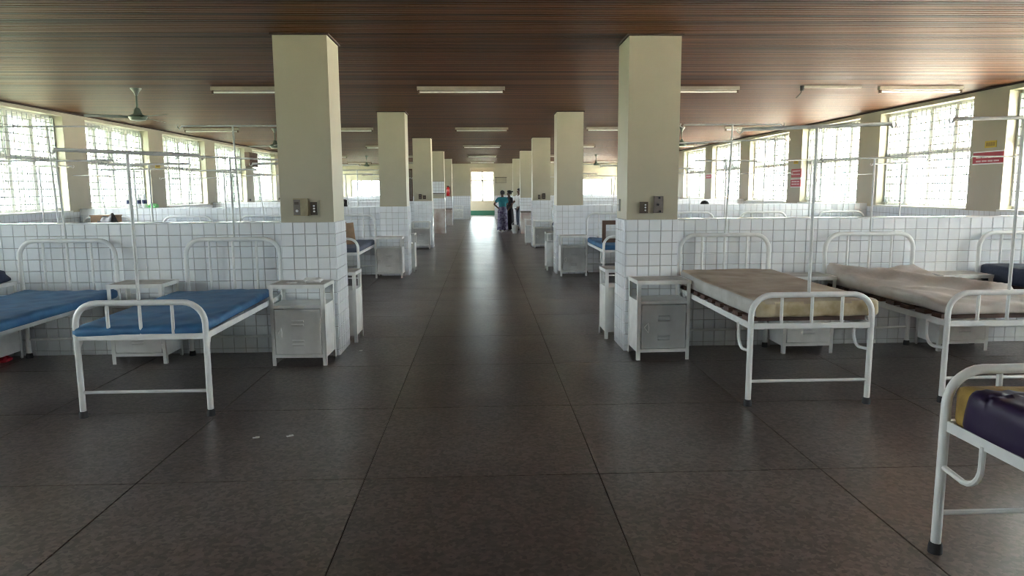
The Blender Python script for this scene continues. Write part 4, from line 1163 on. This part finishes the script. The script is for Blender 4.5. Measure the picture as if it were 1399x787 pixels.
    for s, (el, wr) in zip((-1, 1), arms):
        sh = Vector((s * 0.165, 0, 1.285 + hz)) * k
        ev = Vector((el[0], el[1], el[2] + hz)) * k
        N2.append((sh, 0.072 * k)); E2.append((2, len(N2) - 1))
        N2.append((sh.lerp(ev, 0.75), 0.062 * k)); E2.append((len(N2) - 2, len(N2) - 1))
    obj('blouse', skin_mesh('blouse', N2, E2, top), o)
    if seated:
        N3 = [((0, 0, (0.90 + hz) * k), (0.17 * k, 0.13 * k)), ((-0.1 * k, -0.2 * k, (0.86 + hz) * k), 0.10 * k), ((-0.11 * k, -0.43 * k, (0.86 + hz) * k), 0.08 * k), ((-0.11 * k, -0.44 * k, (0.52 + hz) * k), 0.07 * k),
              ((0.1 * k, -0.2 * k, (0.86 + hz) * k), 0.10 * k), ((0.11 * k, -0.43 * k, (0.86 + hz) * k), 0.08 * k), ((0.11 * k, -0.44 * k, (0.52 + hz) * k), 0.07 * k)]
        obj('trousers', skin_mesh('trousers', N3, [(0, 1), (1, 2), (2, 3), (0, 4), (4, 5), (5, 6)], bottom), o)
    elif skirt:
        m = MB(); seg = 28; rg = []
        for (z, rx, ry) in ((0.09, 0.215, 0.19), (0.3, 0.20, 0.18), (0.55, 0.195, 0.17), (0.78, 0.20, 0.155), (0.92, 0.165, 0.125), (1.0, 0.14, 0.11)):
            rg.append((z, rx, ry))
        n0 = 0
        for (z, rx, ry) in rg:
            for q in range(seg):
                a = 2 * pi * q / seg
                fold = 1 + 0.07 * cos(a * 7) * (1 - min(1, z / 0.9))
                m.v.append((rx * k * fold * cos(a), ry * k * fold * sin(a), z * k))
        for i in range(len(rg) - 1):
            for q in range(seg):
                q2 = (q + 1) % seg
                m.f.append((i * seg + q, i * seg + q2, (i + 1) * seg + q2, (i + 1) * seg + q)); m.m.append(0)
        build(m, 'long_skirt', bottom, o, True)
    else:
        N3 = [((0, 0, 0.90 * k), (0.17 * k, 0.13 * k))]; E3 = []
        for s in (-1, 1):
            N3 += [((s * 0.09 * k, 0, 0.8 * k), 0.10 * k), ((s * 0.095 * k, -0.01, 0.47 * k), 0.075 * k), ((s * 0.088 * k, 0.01, 0.1 * k), 0.06 * k)]
            b0 = len(N3) - 3; E3 += [(0, b0), (b0, b0 + 1), (b0 + 1, b0 + 2)]
        obj('trousers', skin_mesh('trousers', N3, E3, bottom), o)
    if not seated:
        for s in (-1, 1):
            build(MB().rings([(s * 0.095 * k, -0.06 * k, 0, 0.045, 0.115), (s * 0.095 * k, -0.06 * k, 0.02, 0.045, 0.115), (s * 0.095 * k, -0.05 * k, 0.05, 0.032, 0.08)], 14), 'shoe', 'black' if not skirt else 'grey_cloth', o, True)
    return o
person('standing person in a teal top and patterned long skirt, hand on hip', (0.74, 27.5, 0), radians(200), (((-0.24, -0.1, 1.05), (-0.13, -0.26, 1.08)), ((0.38, 0.10, 1.08), (0.20, 0.03, 0.94))), False, 'teal_cloth', 'skirt_print')
person('standing person in a dark long dress facing the one in teal', (1.02, 28.0, 0), radians(-65), (((-0.21, 0.02, 1.03), (-0.17, -0.10, 0.84)), ((0.21, 0.02, 1.03), (0.17, -0.12, 0.86))), False, 'dark_cloth', 'dark_cloth')
person('person in a pale shirt half hidden by the fourth right column', (1.45, 28.75, 0), radians(-60), (((-0.28, -0.08, 1.06), (-0.20, -0.26, 1.0)), ((0.25, 0.0, 1.04), (0.22, -0.14, 0.9))), False, 'white_cloth', 'greyblue', False, 1.66)
person('dark-haired person sitting behind the second right partition', (4.50, RD + 0.42, 0.115), radians(180), (((-0.25, -0.05, 1.06), (-0.18, -0.25, 0.98)), ((0.25, -0.05, 1.06), (0.18, -0.25, 0.98))), True, 'dark_cloth', 'dark_cloth', height=1.60)
person('person sitting behind the second left partition at the column edge', (-2.76, RD + 0.45, 0.145), radians(170), (((-0.25, -0.05, 1.06), (-0.18, -0.25, 0.98)), ((0.25, -0.05, 1.06), (0.18, -0.25, 0.98))), True, 'white_cloth', 'tan_board', height=1.66)

o = thing('wall_shelf', 'thin dark shelf on the end wall right of the far window', 'shelf', (1.0, Y1, 2.28))
build(MB().box(-0.33, 0.33, -0.15, 0, 0, 0.03), 'board', 'switch_brown', o)
build(MB().box(-0.30, 0.30, -0.06, 0, -0.30, -0.28), 'rail', 'plate_grey', o)
for x_ in (-0.28, 0.28): build(MB().box(x_ - 0.012, x_ + 0.012, -0.12, 0, -0.28, 0), 'bracket', 'plate_grey', o)
